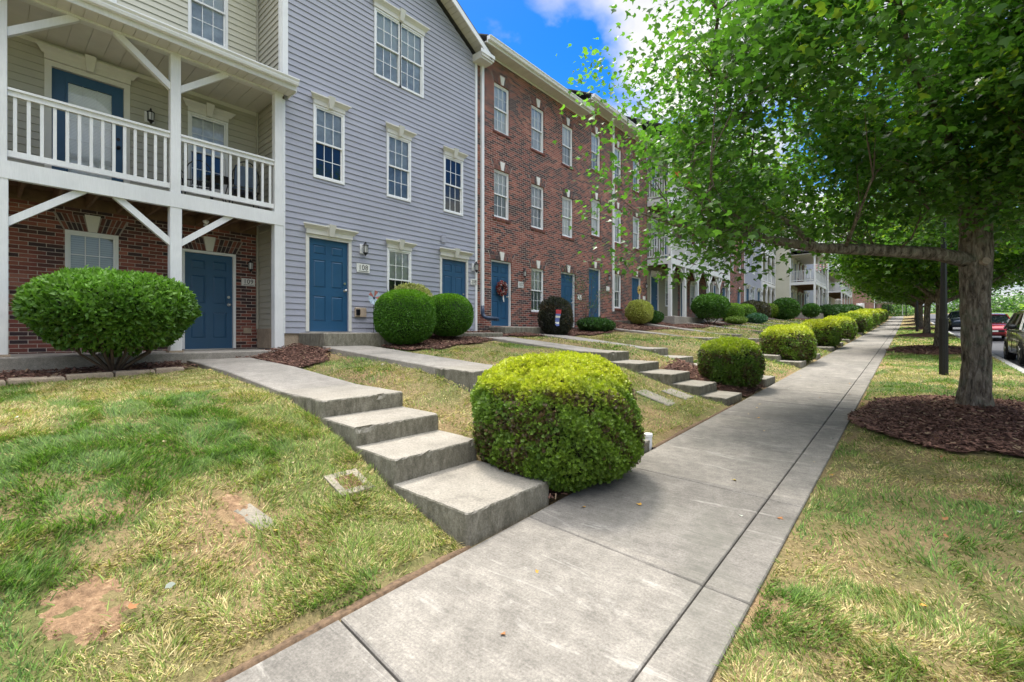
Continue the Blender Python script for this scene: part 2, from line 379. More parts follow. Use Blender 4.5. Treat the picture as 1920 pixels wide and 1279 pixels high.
def mulch():
    t=NT('mulch_ground',.95,.15); v=t.pos(); a=t.noise(v,38,5,.75,.5); b=t.noise(v,3,4,.6)
    cc=t.ramp(a,[(.3,(.035,.02,.015)),(.5,(.11,.058,.044)),(.72,(.23,.13,.10))]); cc=t.mix(.4,cc,t.ramp(b,[(.3,.35),(.7,.65)]),'OVERLAY'); t.col(cc); t.bump(a,1,.03); return t.mat
M['mulch']=mulch()
def soil():
    t=NT('lawn_soil',.95,.15); v=t.pos(); a=t.noise(v,.8,5,.6); b=t.noise(v,26,5,.75); 
    base=t.ramp(a,[(.35,(.30,.20,.11)),(.5,(.24,.19,.09)),(.62,(.15,.15,.055))])
    sx=t.n('SeparateXYZ'); t.L.new(v,sx.inputs[0]); base=t.mix(t.m('GREATER_THAN',sx.outputs[0],9.4),base,t.ramp(a,[(.3,(.06,.11,.025)),(.7,(.14,.20,.05))]))
    cc=t.mix(.7,base,t.ramp(b,[(.3,.2),(.7,.75)]),'OVERLAY'); t.col(cc); t.bump(b,1,.03); return t.mat
M['soil']=soil()
def dirt():
    t=NT('bare_dirt',.95,.1); v=t.pos(); b=t.noise(v,18,6,.75); t.col(t.ramp(b,[(.3,(.14,.085,.05)),(.55,(.34,.215,.125)),(.75,(.50,.36,.22))])); t.bump(b,1,.03); return t.mat
M['dirt']=dirt()

# ------------------------------------------------------------ terrain
def sw(Y):
    Y=np.asarray(Y,float); return .0369*Y+.00013*np.maximum(Y-50,0)**2-.00042*np.maximum(Y-125,0)**2
FY=[-40,-12,-3,3.4,4.3,6.2,8,10,15,16.5,21,31,40,60,100,140]; FZ=[-.6,.4,.95,1.14,1.34,1.42,1.55,1.64,1.72,2.0,2.2,2.6,3.0,3.8,5.2,7]
BX=[-5.6,-4.6,-3.9,-3.2,-2.42,-2.36]; BF=[1,.74,.48,.22,0,0]
def tree_mound(X,Y):
    z=0
    for ty in TREE_Y: z=z+.17*np.exp(-(((X-.8)/1.0)**2+((Y-ty)/1.5)**2))
    return z
TREE_Y=[9.2,24.2,38.6,53,68,83,98]
def path_prof(pts): return ([p[0] for p in pts][::-1],[p[1] for p in pts][::-1])
SY=(15.8,18.9,23.0,26.6,30.0,33.6,39.5,54,66)
PROF=[(2.3,3.3,[(-2.40,.085),(-3.30,.31),(-3.9,.53),(-4.54,.73),(-5.2,.86),(-5.6,.90),(-7.4,1.05),(-9.3,1.12)]),
      (4.35,5.35,[(-2.38,.15),(-3.0,.30),(-3.5,.5),(-3.95,.70),(-4.43,.90),(-5.0,1.0),(-5.6,1.10),(-8.6,1.32)]),
      (8.8,9.8,[(-2.47,.33),(-2.94,.43),(-3.48,.60),(-4.16,.79),(-4.87,.98),(-5.3,1.1),(-5.6,1.18),(-8.7,1.48)]),
      (11.4,12.4,[(-2.4,.42),(-3.0,.58),(-3.63,.70),(-4.32,.79),(-5.0,.99),(-5.7,1.19),(-8.9,1.56)])]
def gz(X,Y):
    X=np.asarray(X,float); Y=np.asarray(Y,float); s=sw(Y)
    F=np.interp(Y,FY,FZ)+np.where(Y>140,(s-sw(140.)),0)
    B=s+.87; Mm=.45*B+.55*F
    bank=s+.87*np.interp(X,BX,BF)
    up=np.where(X>-8.4, B+(Mm-B)*(-5.6-X)/2.8, Mm+(F-Mm)*np.clip((-8.4-X)/1.33,0,1))
    left=np.where(X>-5.6,bank,up)
    right=s+tree_mound(X,Y)*(X>-.66)*(X<2.2)
    z=np.where(X<-2.36,left,np.where(X<2.15,right,s-.16))
    z=np.where((X>9.5),s-.02-.045*np.minimum(X-9.5,60),z)
    nz=(fbm(X*1.3,Y*1.3,5,3)-.5)*.07
    edge=np.clip(np.minimum(np.abs(X+2.36),np.abs(X+.66))/.5,0,1)
    z=z+nz*edge*np.where((X>2.0)&(X<9.6),0,1)
    z=np.where((X>-2.5)&(X<-.5),np.minimum(z,s-.015),z)
    z=np.where((X>-2.5)&(X<-2.36),s-.02,z)
    z=np.where((X<-2.38)&(X>-2.5)&(Y>3.2)&(Y<4.5),s-.01,z)
    for ya,yb,pr in PROF:
        xs_=[p[0] for p in pr][::-1]; zs_=[p[1] for p in pr][::-1]
        d=np.clip(1-(np.maximum(np.maximum(ya-Y,Y-yb),0))/.35,0,1)*((X>-9.3)&(X<-2.4)); pz=np.interp(X,xs_,zs_)-.03
        z=z*(1-d)+(np.where((Y>ya-.02)&(Y<yb+.02),np.minimum(z,pz-.02),pz))*d
    z=z-(X<-9.8)*.12
    # underneath pavement and houses the ground drops out of the way
    z=np.where((X>-2.30)&(X<-.72),s-.14,z)
    z=np.where(X<-11.3,F-.4,z)
    return z
def grid_terrain():
    xs=np.unique(np.concatenate([np.linspace(-400,-40,10),np.linspace(-40,-12,8),np.arange(-12,-9,.25),np.arange(-9,-2.6,.12),[-2.5,-2.42,-2.37,-2.35,-2.28,-2.1,-1.5,-.9,-.74,-.68,-.65,-.6],np.arange(-.5,2.1,.12),[2.13,2.16,2.4,4,6,8,9.45,9.52],np.linspace(10,60,12),np.linspace(80,500,8)]))
    ys=np.unique(np.concatenate([np.linspace(-300,-14,10),np.arange(-12,-2,.5),np.arange(-2,14,.12),np.arange(14,40,.4),np.arange(40,150,1.5),np.linspace(150,700,14)]))
    Xg,Yg=np.meshgrid(xs,ys); Z=gz(Xg,Yg)
    Z=np.where((np.abs(Xg)>60)|(Yg>180),np.minimum(Z,sw(np.minimum(Yg,150.))-1.0),Z)
    V=np.stack([Xg,Yg,Z],-1).reshape(-1,3); nx=len(xs); ny=len(ys)
    i=np.arange(ny-1)[:,None]*nx+np.arange(nx-1)[None]; F=np.stack([i,i+1,i+nx+1,i+nx],-1).reshape(-1,4)
    o=tri_mesh('ground',V,F,None,[M['soil']],smooth=True); tag(o,kind='structure')
grid_terrain()
GY0,GY1=-6,135
def strip(name,x0,x1,mat,dz=0,th=.14,ystep=1.0,y0=GY0,y1=GY1):
    b=MB(); ys=list(np.arange(y0,y1,ystep))
    for a in ys:
        c=a+ystep; za,zc=float(sw(a))+dz,float(sw(c))+dz
        b.quad((x0,a,za),(x1,a,za),(x1,c,zc),(x0,c,zc)); b.quad((x0,a,za-th),(x0,a,za),(x0,c,zc),(x0,c,zc-th)); b.quad((x1,a,za),(x1,a,za-th),(x1,c,zc-th),(x1,c,zc))
    return tag(b.build(name,mat),kind='structure')
# sidewalk: slabs 1.645 m long, tooled edges, grooves between
def sidewalk():
    b=MB(); L=1.645; j0=1.285
    for k in range(-5,80):
        a=j0+k*L+.006; c=a+L-.012; g=.012
        for x0,x1 in ((-2.345,-.925),(-.915,-.66)):
            za,zc=float(sw(a)),float(sw(c)); e=.007
            sk=lambda x:-(x+2.345)*.09    # joints lie a little askew
            top=[(x0+e,a+e+sk(x0),za),(x1-e,a+e+sk(x1),za),(x1-e,c-e+sk(x1),zc),(x0+e,c-e+sk(x0),zc)]
            mid=[(x0,a+sk(x0),za-.008),(x1,a+sk(x1),za-.008),(x1,c+sk(x1),zc-.008),(x0,c+sk(x0),zc-.008)]
            bot=[(p[0],p[1],p[2]-.12) for p in mid]
            b.loft([bot,mid,top])
    # dark joint bed
    for k in range(-8,135):
        a=k; za=float(sw(a))-.02; zc=float(sw(a+1))-.02
        b.quad((-2.34,a,za),(-.665,a,za),(-.665,a+1,zc),(-2.34,a+1,zc),1)
    return tag(b.build('sidewalk',[M['walk'],M['dirt_dark']]),kind='structure')
M['dirt_dark']=plain('joint_dirt',(.05,.045,.038),.95,.3,30)
sidewalk()
strip('curb',2.15,2.31,M['curb'],0.0,.3)
strip('road',2.31,9.4,M['asphalt'],-.13,.1)
strip('far_curb',9.4,9.55,M['curb'],0.0,.3)

# ------------------------------------------------------------ paths and steps
def path(name,y0,y1,pts,th=.14,mat=None,y0b=None,y1b=None):
    b=MB(); bev=.012
    for (xa,za),(xb,zb) in zip(pts[:-1],pts[1:]):
        def rg(x,z): return [(x,y0,z-th-.2),(x,y0,z-bev),(x,y0+bev,z),(x,y1-bev,z),(x,y1,z-bev),(x,y1,z-th-.2)]
        b.loft([rg(xa,za),rg(xb,zb)],0,True)
    return tag(b.build(name,mat or M['conc']),kind='structure')
def steps(y0,y1,risers,base,label,name='concrete_steps'):
    """risers: list of (X of riser, top z); last tread runs to the path"""
    cx=(risers[0][0]); t=thing(name,(cx,(y0+y1)/2,base),label,'steps','concrete steps down to the sidewalk')
    r=random.Random(int(y0*100))
    for i,(x,z) in enumerate(risers[:-1]):
        xn=risers[i+1][0]-.03; b=MB(); bv=.014
        zb=base-.25 if i==0 else risers[i-1][1]-.12
        zz=z; sl=.015
        def ring(ins,zf,zk,jit):
            P=[]; cr=.03
            def seg(p,q,n):
                for i in range(n): P.append((p[0]+(q[0]-p[0])*i/n,p[1]+(q[1]-p[1])*i/n))
            A,B_,C_,D_=(xn,y0+ins),(x-ins,y0+ins),(x-ins,y1-ins),(xn,y1-ins); L1=abs(x-xn); n1=max(2,int(L1/.05)); n2=22
            seg(A,(B_[0]-cr,B_[1]),n1); P.append((B_[0]-cr,B_[1])); P.append((B_[0]-cr*.3,B_[1]+cr*.3)); seg((B_[0],B_[1]+cr),(C_[0],C_[1]-cr),n2); P.append((C_[0],C_[1]-cr)); P.append((C_[0]-cr*.3,C_[1]-cr*.3)); seg((C_[0]-cr,C_[1]),D_,n1); P.append(D_)
            out=[]
            for (px,py) in P:
                f=(x-px)/max(L1,.01); w_=float(vn(np.array([px*23+i*7]),np.array([py*23+zf*31]),5)[0])-.5; w2=float(vn(np.array([px*7+i*3]),np.array([py*7]),8)[0])-.5
                chip=-.018 if (jit>1.5 and float(vn(np.array([px*9]),np.array([py*9+i]),15)[0])>.80) else 0
                out.append((px+w_*.006*jit*(1 if px>xn+.02 else 0)+chip*(1 if px>x-.05 else 0),py+w_*.006*jit*(0 if abs(py-y0)>.1 and abs(py-y1)>.1 else 1),zf+(zk-zf)*f+w2*.006*(jit>0)+chip*.6))
            return out
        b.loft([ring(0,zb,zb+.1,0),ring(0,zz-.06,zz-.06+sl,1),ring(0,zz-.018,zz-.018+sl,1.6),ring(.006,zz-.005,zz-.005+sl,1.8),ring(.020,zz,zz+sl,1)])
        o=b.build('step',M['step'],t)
    return t
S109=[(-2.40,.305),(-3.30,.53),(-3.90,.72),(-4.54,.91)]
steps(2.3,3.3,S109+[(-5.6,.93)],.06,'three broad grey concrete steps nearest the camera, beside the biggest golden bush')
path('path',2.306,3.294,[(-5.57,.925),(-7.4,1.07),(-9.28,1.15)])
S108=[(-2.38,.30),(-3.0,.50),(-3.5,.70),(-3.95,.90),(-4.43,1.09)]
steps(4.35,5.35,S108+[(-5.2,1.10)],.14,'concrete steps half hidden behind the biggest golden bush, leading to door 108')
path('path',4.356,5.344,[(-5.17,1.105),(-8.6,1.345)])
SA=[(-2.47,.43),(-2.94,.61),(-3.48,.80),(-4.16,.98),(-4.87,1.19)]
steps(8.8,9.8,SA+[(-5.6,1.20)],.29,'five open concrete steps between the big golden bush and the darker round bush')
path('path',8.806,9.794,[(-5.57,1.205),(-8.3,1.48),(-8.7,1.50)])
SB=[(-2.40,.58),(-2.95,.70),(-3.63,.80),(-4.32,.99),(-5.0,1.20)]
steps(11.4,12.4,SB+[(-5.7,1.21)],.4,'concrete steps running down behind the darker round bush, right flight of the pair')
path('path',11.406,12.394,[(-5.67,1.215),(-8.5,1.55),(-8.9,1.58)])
k=0
LAB=['just before the third golden bush','just past the third golden bush','just before the fourth golden bush','just past the fourth golden bush','before the fifth golden bush','past the fifth golden bush','before the dark sixth bush','at the near end of the far hedge','halfway along the far hedge']
for yy in SY:
    s=float(sw(yy)); pts=[(-2.40,s+.17),(-3.0,s+.34),(-3.6,s+.52),(-4.3,s+.70),(-5.0,s+.87)]
    steps(yy,yy+1,pts+[(-5.7,s+.88)],s,'short flight of pale concrete steps '+LAB[k]); k+=1
    f=float(gz(-9,yy)); path('path',yy+.006,yy+.994,[(-5.67,s+.885),(-8.8,f+.06)])

PATHS=[(2.3,3.3,-9.28,-2.40),(4.35,5.35,-8.6,-2.38),(8.8,9.8,-8.7,-2.4),(11.4,12.4,-8.9,-2.4)]+[(yy,yy+1,-8.8,-2.4) for yy in SY]
# mulch beds as draped patches (polygons in X,Y)
BEDS=[[(-9.3,-6),(-8.38,-6),(-8.38,2.22),(-9.3,2.22)],
      [(-9.72,3.15),(-8.7,3.1),(-7.25,3.36),(-7.45,3.8),(-8.3,4.30),(-8.62,4.42),(-9.72,4.42)],
      [(-9.72,6.0),(-8.5,5.7),(-7.8,5.75),(-7.6,6.6),(-7.9,7.3),(-7.8,8.0),(-8.1,8.7),(-8.6,9.6),(-9.72,9.6)],
      [(-9.72,9.6),(-8.75,9.85),(-8.4,11.4),(-8.2,12.4),(-7.9,13.5),(-8.3,15.5),(-9.72,15.5)],
      [(-9.72,15.5),(-8.3,15.5),(-7.4,16.8),(-7.3,19.5),(-7.0,21.4),(-7.3,24),(-6.9,27),(-7.5,31),(-9.7,31)],
      [(-9.72,31),(-7.9,31),(-7.7,45),(-9.72,45)],
      [(-9.72,46),(-6.0,46),(-6.0,75),(-9.72,75)],
      [(-2.37,3.32),(-2.37,4.33),(-3.55,4.33),(-3.55,3.32)],
      [(-2.37,9.82),(-2.37,11.38),(-4.2,11.38),(-4.2,9.82)]]
for yy in (16.82,24.02,31.02): BEDS.append([(-2.37,yy),(-2.37,yy+2.05),(-3.9,yy+2.05),(-3.9,yy)])
def ring_poly(cy,s): 
    r=random.Random(s); return [(.72+1.32*math.cos(a)*(1+.1*r.random()) if math.cos(a)<0 else .8+1.3*math.cos(a), cy+2.0*math.sin(a)*(1+.12*r.random())) for a in [i*math.pi/10 for i in range(20)]]
TRING=[ring_poly(ty-.15,i) for i,ty in enumerate(TREE_Y)]
def inpoly(X,Y,P):
    c=np.zeros(X.shape,bool); n=len(P)
    for i in range(n):
        x1,y1=P[i]; x2,y2=P[(i+1)%n]
        if y1==y2: continue
        c^=((y1>Y)!=(y2>Y))&(X<(x2-x1)*(Y-y1)/(y2-y1)+x1)
    return c
def draped(name,P,mat,dz,step=.09,mound=0,jag=1.0):
    xs=[p[0] for p in P]; ys=[p[1] for p in P]; far=min(ys)>14
    st=step*(3 if far else 1)
    X,Y=np.meshgrid(np.arange(min(xs)-st,max(xs)+st*2,st),np.arange(min(ys)-st,max(ys)+st*2,st))
    jx=X+(vn(X*3,Y*3,3)-.5)*.16+(fbm(X*14,Y*14,13,3)-.5)*.10*jag; jy=Y+(vn(X*3,Y*3,9)-.5)*.16+(fbm(X*14,Y*14,19,3)-.5)*.10*jag
    ins=inpoly(jx,jy,P)
    Z=gz(X,Y)+dz+(fbm(X*9,Y*9,2,3)-.5)*.03+mound*0
    idx=-np.ones(X.shape,int); use=np.zeros(X.shape,bool)
    q=ins[:-1,:-1]&ins[1:,:-1]&ins[:-1,1:]&ins[1:,1:]
    use[:-1,:-1]|=q; use[1:,:-1]|=q; use[:-1,1:]|=q; use[1:,1:]|=q
    idx[use]=np.arange(use.sum()); V=np.stack([X[use],Y[use],Z[use]],-1)
    F=np.stack([idx[:-1,:-1][q],idx[:-1,1:][q],idx[1:,1:][q],idx[1:,:-1][q]],-1)
    if len(F)==0: return
    return tag(tri_mesh(name,V,F,None,[mat],smooth=True),kind='structure')
for P in BEDS: draped('mulch_bed',P,M['mulch'],.035)
for P in TRING: draped('mulch_bed',P,M['mulch'],.03)
def chips(area_polys,dens,size,name='mulch_chips',jit=1.0):
    PX=[];PY=[]
    for P in area_polys:
        xs=[p[0] for p in P]; ys=[p[1] for p in P]; A=(max(xs)-min(xs))*(max(ys)-min(ys)); n=int(A*dens)
        x=rng.uniform(min(xs)-.1,max(xs)+.1,n); y=rng.uniform(min(ys)-.1,max(ys)+.1,n); k=inpoly(x+(vn(x*3,y*3,3)-.5)*.2,y+(vn(x*3,y*3,9)-.5)*.2,P)
        PX.append(x[k]); PY.append(y[k])
    x=np.concatenate(PX); y=np.concatenate(PY); n=len(x)
    P=np.stack([x,y,gz(x,y)+.045+rng.uniform(0,.02,n)],-1)
    V=rdir(n); V[:,2]*=.3; Nn=np.tile([0,0,1.],(n,1))+rng.normal(0,.35,(n,3))
    L=rng.uniform(.5,1.5,n)*size; c0=np.array([.07,.036,.027]); c1=np.array([.27,.145,.105]); k=rng.random((n,1))**1.5
    C=c0+(c1-c0)*k; lt=rng.random(n)<.05; C[lt]=[.34,.24,.15]
    o=scatter(name,P,V,Nn,L,C,M['chip'],'chip',width=L*rng.uniform(.25,.5,n),thick=L*.3); return tag(o,kind='stuff')
chips([TRING[0]],1500,.05); chips(BEDS[:3],900,.045); chips([BEDS[3],BEDS[7],BEDS[8]],500,.05); chips([BEDS[4],TRING[1]],220,.07)

# ------------------------------------------------------------ grass
SOILS=[(-3.16,.33,.30,.24),(-3.62,1.20,.22,.13),(-3.0,-.05,.2,.16)]
def lawn(name,x0,x1,y0,y1,near):
    def batch(n,ymin,ymax,h,wd):
        x=rng.uniform(x0,x1,n); y=rng.uniform(ymin,ymax,n); k=np.ones(n,bool)
        edge=(vn(x*6,y*6,8)-.5)*.12
        for a,b,c,d in PATHS: k&=~((y>a-.03)&(y<b+.03)&(x>c)&(x<d+.05))
        for P in BEDS+TRING: 
            k&=~inpoly(x+edge,y+edge,P)
        if x1<-2: k&=(x<-2.40-.05*vn(y*4,y*0,4)-(rng.random(n)**3)*.0); k&=~((x>-9.4)&(x<-8.2)&(y>4.3)&(y<6.1))
        else: k&=(x>-.645+.03*vn(y*5,y*0,2))
        # bare spots
        for sx,sy,rx,ry in SOILS:
            d=((x-sx)/rx)**2+((y-sy)/ry)**2+ (vn(x*9,y*9,1)-.5)*1.0; k&=(d>1)|(rng.random(n)<.45*np.clip(d,0,1)**1.5)
        thin=fbm(x*.9,y*.9,31,4); k&=(rng.random(n)<np.clip(.35+(thin-.30)*4,.35,1))
        k&=rng.random(n)<np.clip((np.abs(x+2.36))/.10,.25,1)
        x=x[k]; y=y[k]; n=len(x)
        p1=fbm(x*.85+3,y*.85,41,4); p2=fbm(x*4,y*4,77,3)
        dry=np.clip((p1-.47)*5.0+ (p2-.5)*2.2+.55+(0.13 if x1<-2 else -.30),0,1)    # 1 = straw
        if x1<-2:  dry=np.clip(dry+np.clip((-x-5.6)/3,0,.22)-.42*np.exp(-((x+4.3)/1.0)**2-((y-1.7)/1.2)**2)-.25*np.exp(-((x+2.9)/.6)**2-((y-1.6)/.8)**2),0,1)
        if x1<-2: dry=np.clip(dry-.30*np.clip((y-3.2)/2,0,1)*np.clip((x+7.5)/2,0,1),0,1)
        isdry=rng.random(n)<(dry*.72+.12)
        tuft=fbm(x*7,y*7,55,2)
        hh=h*rng.uniform(.55,1.3,n)*(.30+1.55*tuft**1.3)*np.where(isdry,.8,1.1)
        g=np.array([.060,.130,.024]); g2=np.array([.190,.305,.060]); st=np.array([.66,.54,.29]); st2=np.array([.38,.30,.13])
        r=rng.random((n,1)); C=np.where(isdry[:,None],st2+(st-st2)*r,g+(g2-g)*r)
        yel=(dry[:,None]*(.42 if x1<-2 else .30)); C=np.where(isdry[:,None],C,C*(1-yel)+np.array([.34,.34,.085])*yel)
        C=C*(.55+.85*rng.random((n,1)))
        P=np.stack([x,y,gz(x,y)-.006],-1); ang=vn(x*2.2,y*2.2,66)*12+rng.normal(0,.9,n)
        lean=np.where(isdry,rng.uniform(.5,1.8,n),rng.uniform(.15,1.0,n))
        V=np.stack([np.cos(ang)*lean,np.sin(ang)*lean,np.ones(n)],-1); Nn=np.stack([-np.cos(ang),-np.sin(ang),np.zeros(n)],-1)+rng.normal(0,.4,(n,3))
        return P,V,Nn,hh,C,wd*rng.uniform(.6,1.3,n)
    parts=[batch(*b) for b in near]
    P,V,Nn,hh,C,wd=[np.concatenate([p[i] for p in parts]) for i in range(6)]
    return tag(scatter(name,P,V,Nn,hh,C,M['grass'],'blade',width=wd,thick=-hh),kind='stuff')
lawn('lawn_grass',-5.6,-2.36,-1.2,0,[(62000,-.3,1.2,.062,.0060),(62000,1.2,2.4,.060,.0064)])
lawn('lawn_grass',-8.4,-5.6,-1.2,0,[(95000,-1.0,3.0,.05,.0065)])
lawn('lawn_grass',-8.6,-2.36,0,0,[(30000,-4.5,-1,.08,.014),(100000,3.0,9,.055,.008),(60000,9,20,.07,.014),(45000,20,60,.09,.035)])
lawn('lawn_grass',-.66,2.13,0,0,[(100000,.9,3.4,.066,.0056),(60000,3.4,8,.052,.0065),(50000,8,22,.06,.012),(30000,22,60,.08,.03)])
# bare dirt showing where the grass is gone: low crusts that sink under the turf at their rims
def crust(cx,cy,rx,ry,sd):
    u=np.linspace(-1.5,1.5,90); U,W_=np.meshgrid(u,u); X=cx+U*rx; Y=cy+W_*ry; d=U**2+W_**2+(fbm(X*5,Y*5,sd,4)-.5)*1.6
    Z=gz(X,Y)+.016-.034*np.clip(d,0,3)+(fbm(X*22,Y*22,3,4)-.5)*.035*np.clip(1.4-d,0,1)
    i=np.arange(89)[:,None]*90+np.arange(89)[None]; F=np.stack([i,i+1,i+91,i+90],-1).reshape(-1,4)
    tag(tri_mesh('bare_soil',np.stack([X,Y,Z],-1).reshape(-1,3),F,None,[M['dirt']],smooth=True),kind='structure')
for i,(sx,sy,rx,ry) in enumerate(SOILS): crust(sx,sy,rx,ry,i+3)
M['edge_soil']=plain('edge_soil',(.15,.095,.055),.95,.5,30,bump=1)
def verge(x0,sgn,y0,y1):
    u=np.linspace(0,.30,16); v=np.arange(y0,y1,.03); U,V_=np.meshgrid(u,v); X=x0+sgn*U; Y=V_; w_=.01+.09*fbm(Y*1.3,Y*0,5,4)
    Z=gz(X,Y)+.014-.05*np.clip((U-w_)/.08,-.1,3)+(fbm(X*20,Y*20,3,3)-.5)*.018; Z[:,0]=sw(V_[:,0])-.05
    n=len(u); i=np.arange(len(v)-1)[:,None]*n+np.arange(n-1)[None]; F=np.stack([i,i+1,i+n+1,i+n],-1).reshape(-1,4)
    tag(tri_mesh('bare_soil',np.stack([X,Y,Z],-1).reshape(-1,3),F,None,[M['edge_soil']],smooth=True),kind='structure')
verge(-2.345,-1,-2,2.3); verge(-2.345,-1,5.4,8.8); 

# ------------------------------------------------------------ building kit (facades look along +X)
def siding_wall(b,X,y0,y1,z0,z1,ops,course=.127,prof=.017,lim=None,rev=.10,axis='y',sgn=1,phase=0.0):
    """lap siding; ops=(ya,yb,za,zb); lim(z)->(ya,yb) clips to a gable; axis 'x': wall in XZ plane at Y=X facing sgn"""
    def P(o,y,z):
        return (X+o,y,z) if axis=='y' else (y,X+sgn*o,z)
    k0=math.floor((z0-phase)/course); k1=math.ceil((z1-phase)/course)
    for k in range(k0,k1):
        a=max(z0,phase+k*course); c=min(z1,phase+(k+1)*course)
        if c-a<1e-4: continue
        br=sorted({a,c}|{z for o in ops for z in (o[2],o[3]) if a<z<c})
        for p,q in zip(br[:-1],br[1:]):
            iv=[(y0,y1)]
            for o in ops:
                if o[2]<(p+q)/2<o[3]:
                    n=[]
                    for s,e in iv:
                        if o[0]>s: n.append((s,min(e,o[0])))
                        if o[1]<e: n.append((max(s,o[1]),e))
                    iv=[i for i in n if i[1]-i[0]>1e-4]
            f=lambda z:prof*(1-(z-(phase+k*course))/course)
            for s,e in iv:
                s0,e0,s1,e1=s,e,s,e
                if lim:
                    l0=lim(p); l1=lim(q); s0=max(s,l0[0]); e0=min(e,l0[1]); s1=max(s,l1[0]); e1=min(e,l1[1])
                    if e0-s0<.01 or e1-s1<.0: continue
                b.quad(P(f(p),s0,p),P(f(p),e0,p),P(f(q),e1,q),P(f(q),s1,q))
                if p==phase+k*course or abs(p-(phase+k*course))<1e-6:
                    b.quad(P(-.004,s0,p),P(-.004,e0,p),P(prof,e0,p),P(prof,s0,p),1)
    for o in ops: reveal(b,X,o,rev,axis,sgn)
def reveal(b,X,o,rev,axis='y',sgn=1,m=0):
    ya,yb,za,zb=o
    def P(of,y,z): return (X+of,y,z) if axis=='y' else (y,X+sgn*of,z)
    b.quad(P(0,ya,za),P(0,ya,zb),P(-rev,ya,zb),P(-rev,ya,za),m); b.quad(P(0,yb,za),P(-rev,yb,za),P(-rev,yb,zb),P(0,yb,zb),m)
    b.quad(P(0,ya,zb),P(0,yb,zb),P(-rev,yb,zb),P(-rev,ya,zb),m); b.quad(P(0,ya,za),P(-rev,ya,za),P(-rev,yb,za),P(0,yb,za),m)
def flat_wall(b,X,y0,y1,z0,z1,ops,rev=.12):
    ys=sorted({y0,y1}|{v for o in ops for v in o[:2]}); zs=sorted({z0,z1}|{v for o in ops for v in o[2:]})
    for a,c in zip(ys[:-1],ys[1:]):
        for p,q in zip(zs[:-1],zs[1:]):
            my,mz=(a+c)/2,(p+q)/2
            if any(o[0]<my<o[1] and o[2]<mz<o[3] for o in ops): continue
            b.quad((X,a,p),(X,c,p),(X,c,q),(X,a,q))
    for o in ops: reveal(b,X,o,rev)
def crown(b,X,y0,y1,z,scale=1.0):
    """pedimented head: frieze, projecting cornice with end returns, centre keystone"""
    s=scale; m=0
    b.box(X,X+.045,y0,y1,z,z+.085*s)
    prof=[(.045,.085),(.055,.10),(.075,.125),(.105,.15),(.125,.165),(.125,.19),(0.0,.20)]
    ring=[]
    for sgn,y in ((-1,y0),(1,y1)):
        ring.append([(X+.0,y,z+.085*s)]+[(X+px,y+sgn*px*.85,z+pz*s) for px,pz in prof])
    b.loft([ring[0],ring[1]],0,True)
    c=(y0+y1)/2; w=.05*s
    b.hexa([(X,c-w*.85,z-.015),(X+.10,c-w*.85,z-.015),(X+.10,c+w*.85,z-.015),(X,c+w*.85,z-.015),(X,c-w*1.45,z+.225*s),(X+.165,c-w*1.45,z+.225*s),(X+.165,c+w*1.45,z+.225*s),(X,c+w*1.45,z+.225*s)])
def keystone_arch(p,X,y0,y1,z,h=.27):
    """white keystone with splayed soldier bricks either side"""
    c=(y0+y1)/2; k=MB(); k.hexa([(X-.02,c-.055,z+.005),(X+.03,c-.055,z+.005),(X+.03,c+.055,z+.005),(X-.02,c+.055,z+.005),(X-.02,c-.105,z+h),(X+.03,c-.105,z+h),(X+.03,c+.105,z+h),(X-.02,c+.105,z+h)])
    k.build('keystone',M['keystone'],p)
    a=MB(); a.hexa([(X-.02,y0-.02,z+.006),(X+.003,y0-.02,z+.006),(X+.003,y1+.02,z+.006),(X-.02,y1+.02,z+.006),(X-.02,y0-.15,z+h-.02),(X+.003,y0-.15,z+h-.02),(X+.003,y1+.15,z+h-.02),(X-.02,y1+.15,z+h-.02)],3)
    for s in (-1,1):
        e=y0-.01 if s<0 else y1+.01; n=max(3,int(abs(e-c)/.072))
        for i in range(n):
            t0=.065/abs(e-c)+(1-.065/abs(e-c))*i/n; t1=.065/abs(e-c)+(1-.065/abs(e-c))*(i+1)/n-.012/abs(e-c)*1.2
            f=lambda t,zz:c+(e-c)*t+s*(.055 + .075*t)*(zz)/1.0
            for za,zb,off in ((.008,.135,0),(.145,h-.025,0)):
                if (i%2)==0: pass
                q=[]
                for zz in (za,zb):
                    a0,a1=f(t0,zz/h),f(t1,zz/h)
                    if a0>a1: a0,a1=a1,a0
                    q.append((a0,a1,z+zz))
                mi=rng.integers(0,3)
                (l0,r0,w0),(l1,r1,w1)=q
                a.hexa([(X,l0,w0),(X+.008,l0,w0),(X+.008,r0,w0),(X,r0,w0),(X,l1,w1),(X+.008,l1,w1),(X+.008,r1,w1),(X,r1,w1)],int(mi))
    a.build('brick_arch',[M['arch0'],M['arch1'],M['arch2'],M['mortar']],p)
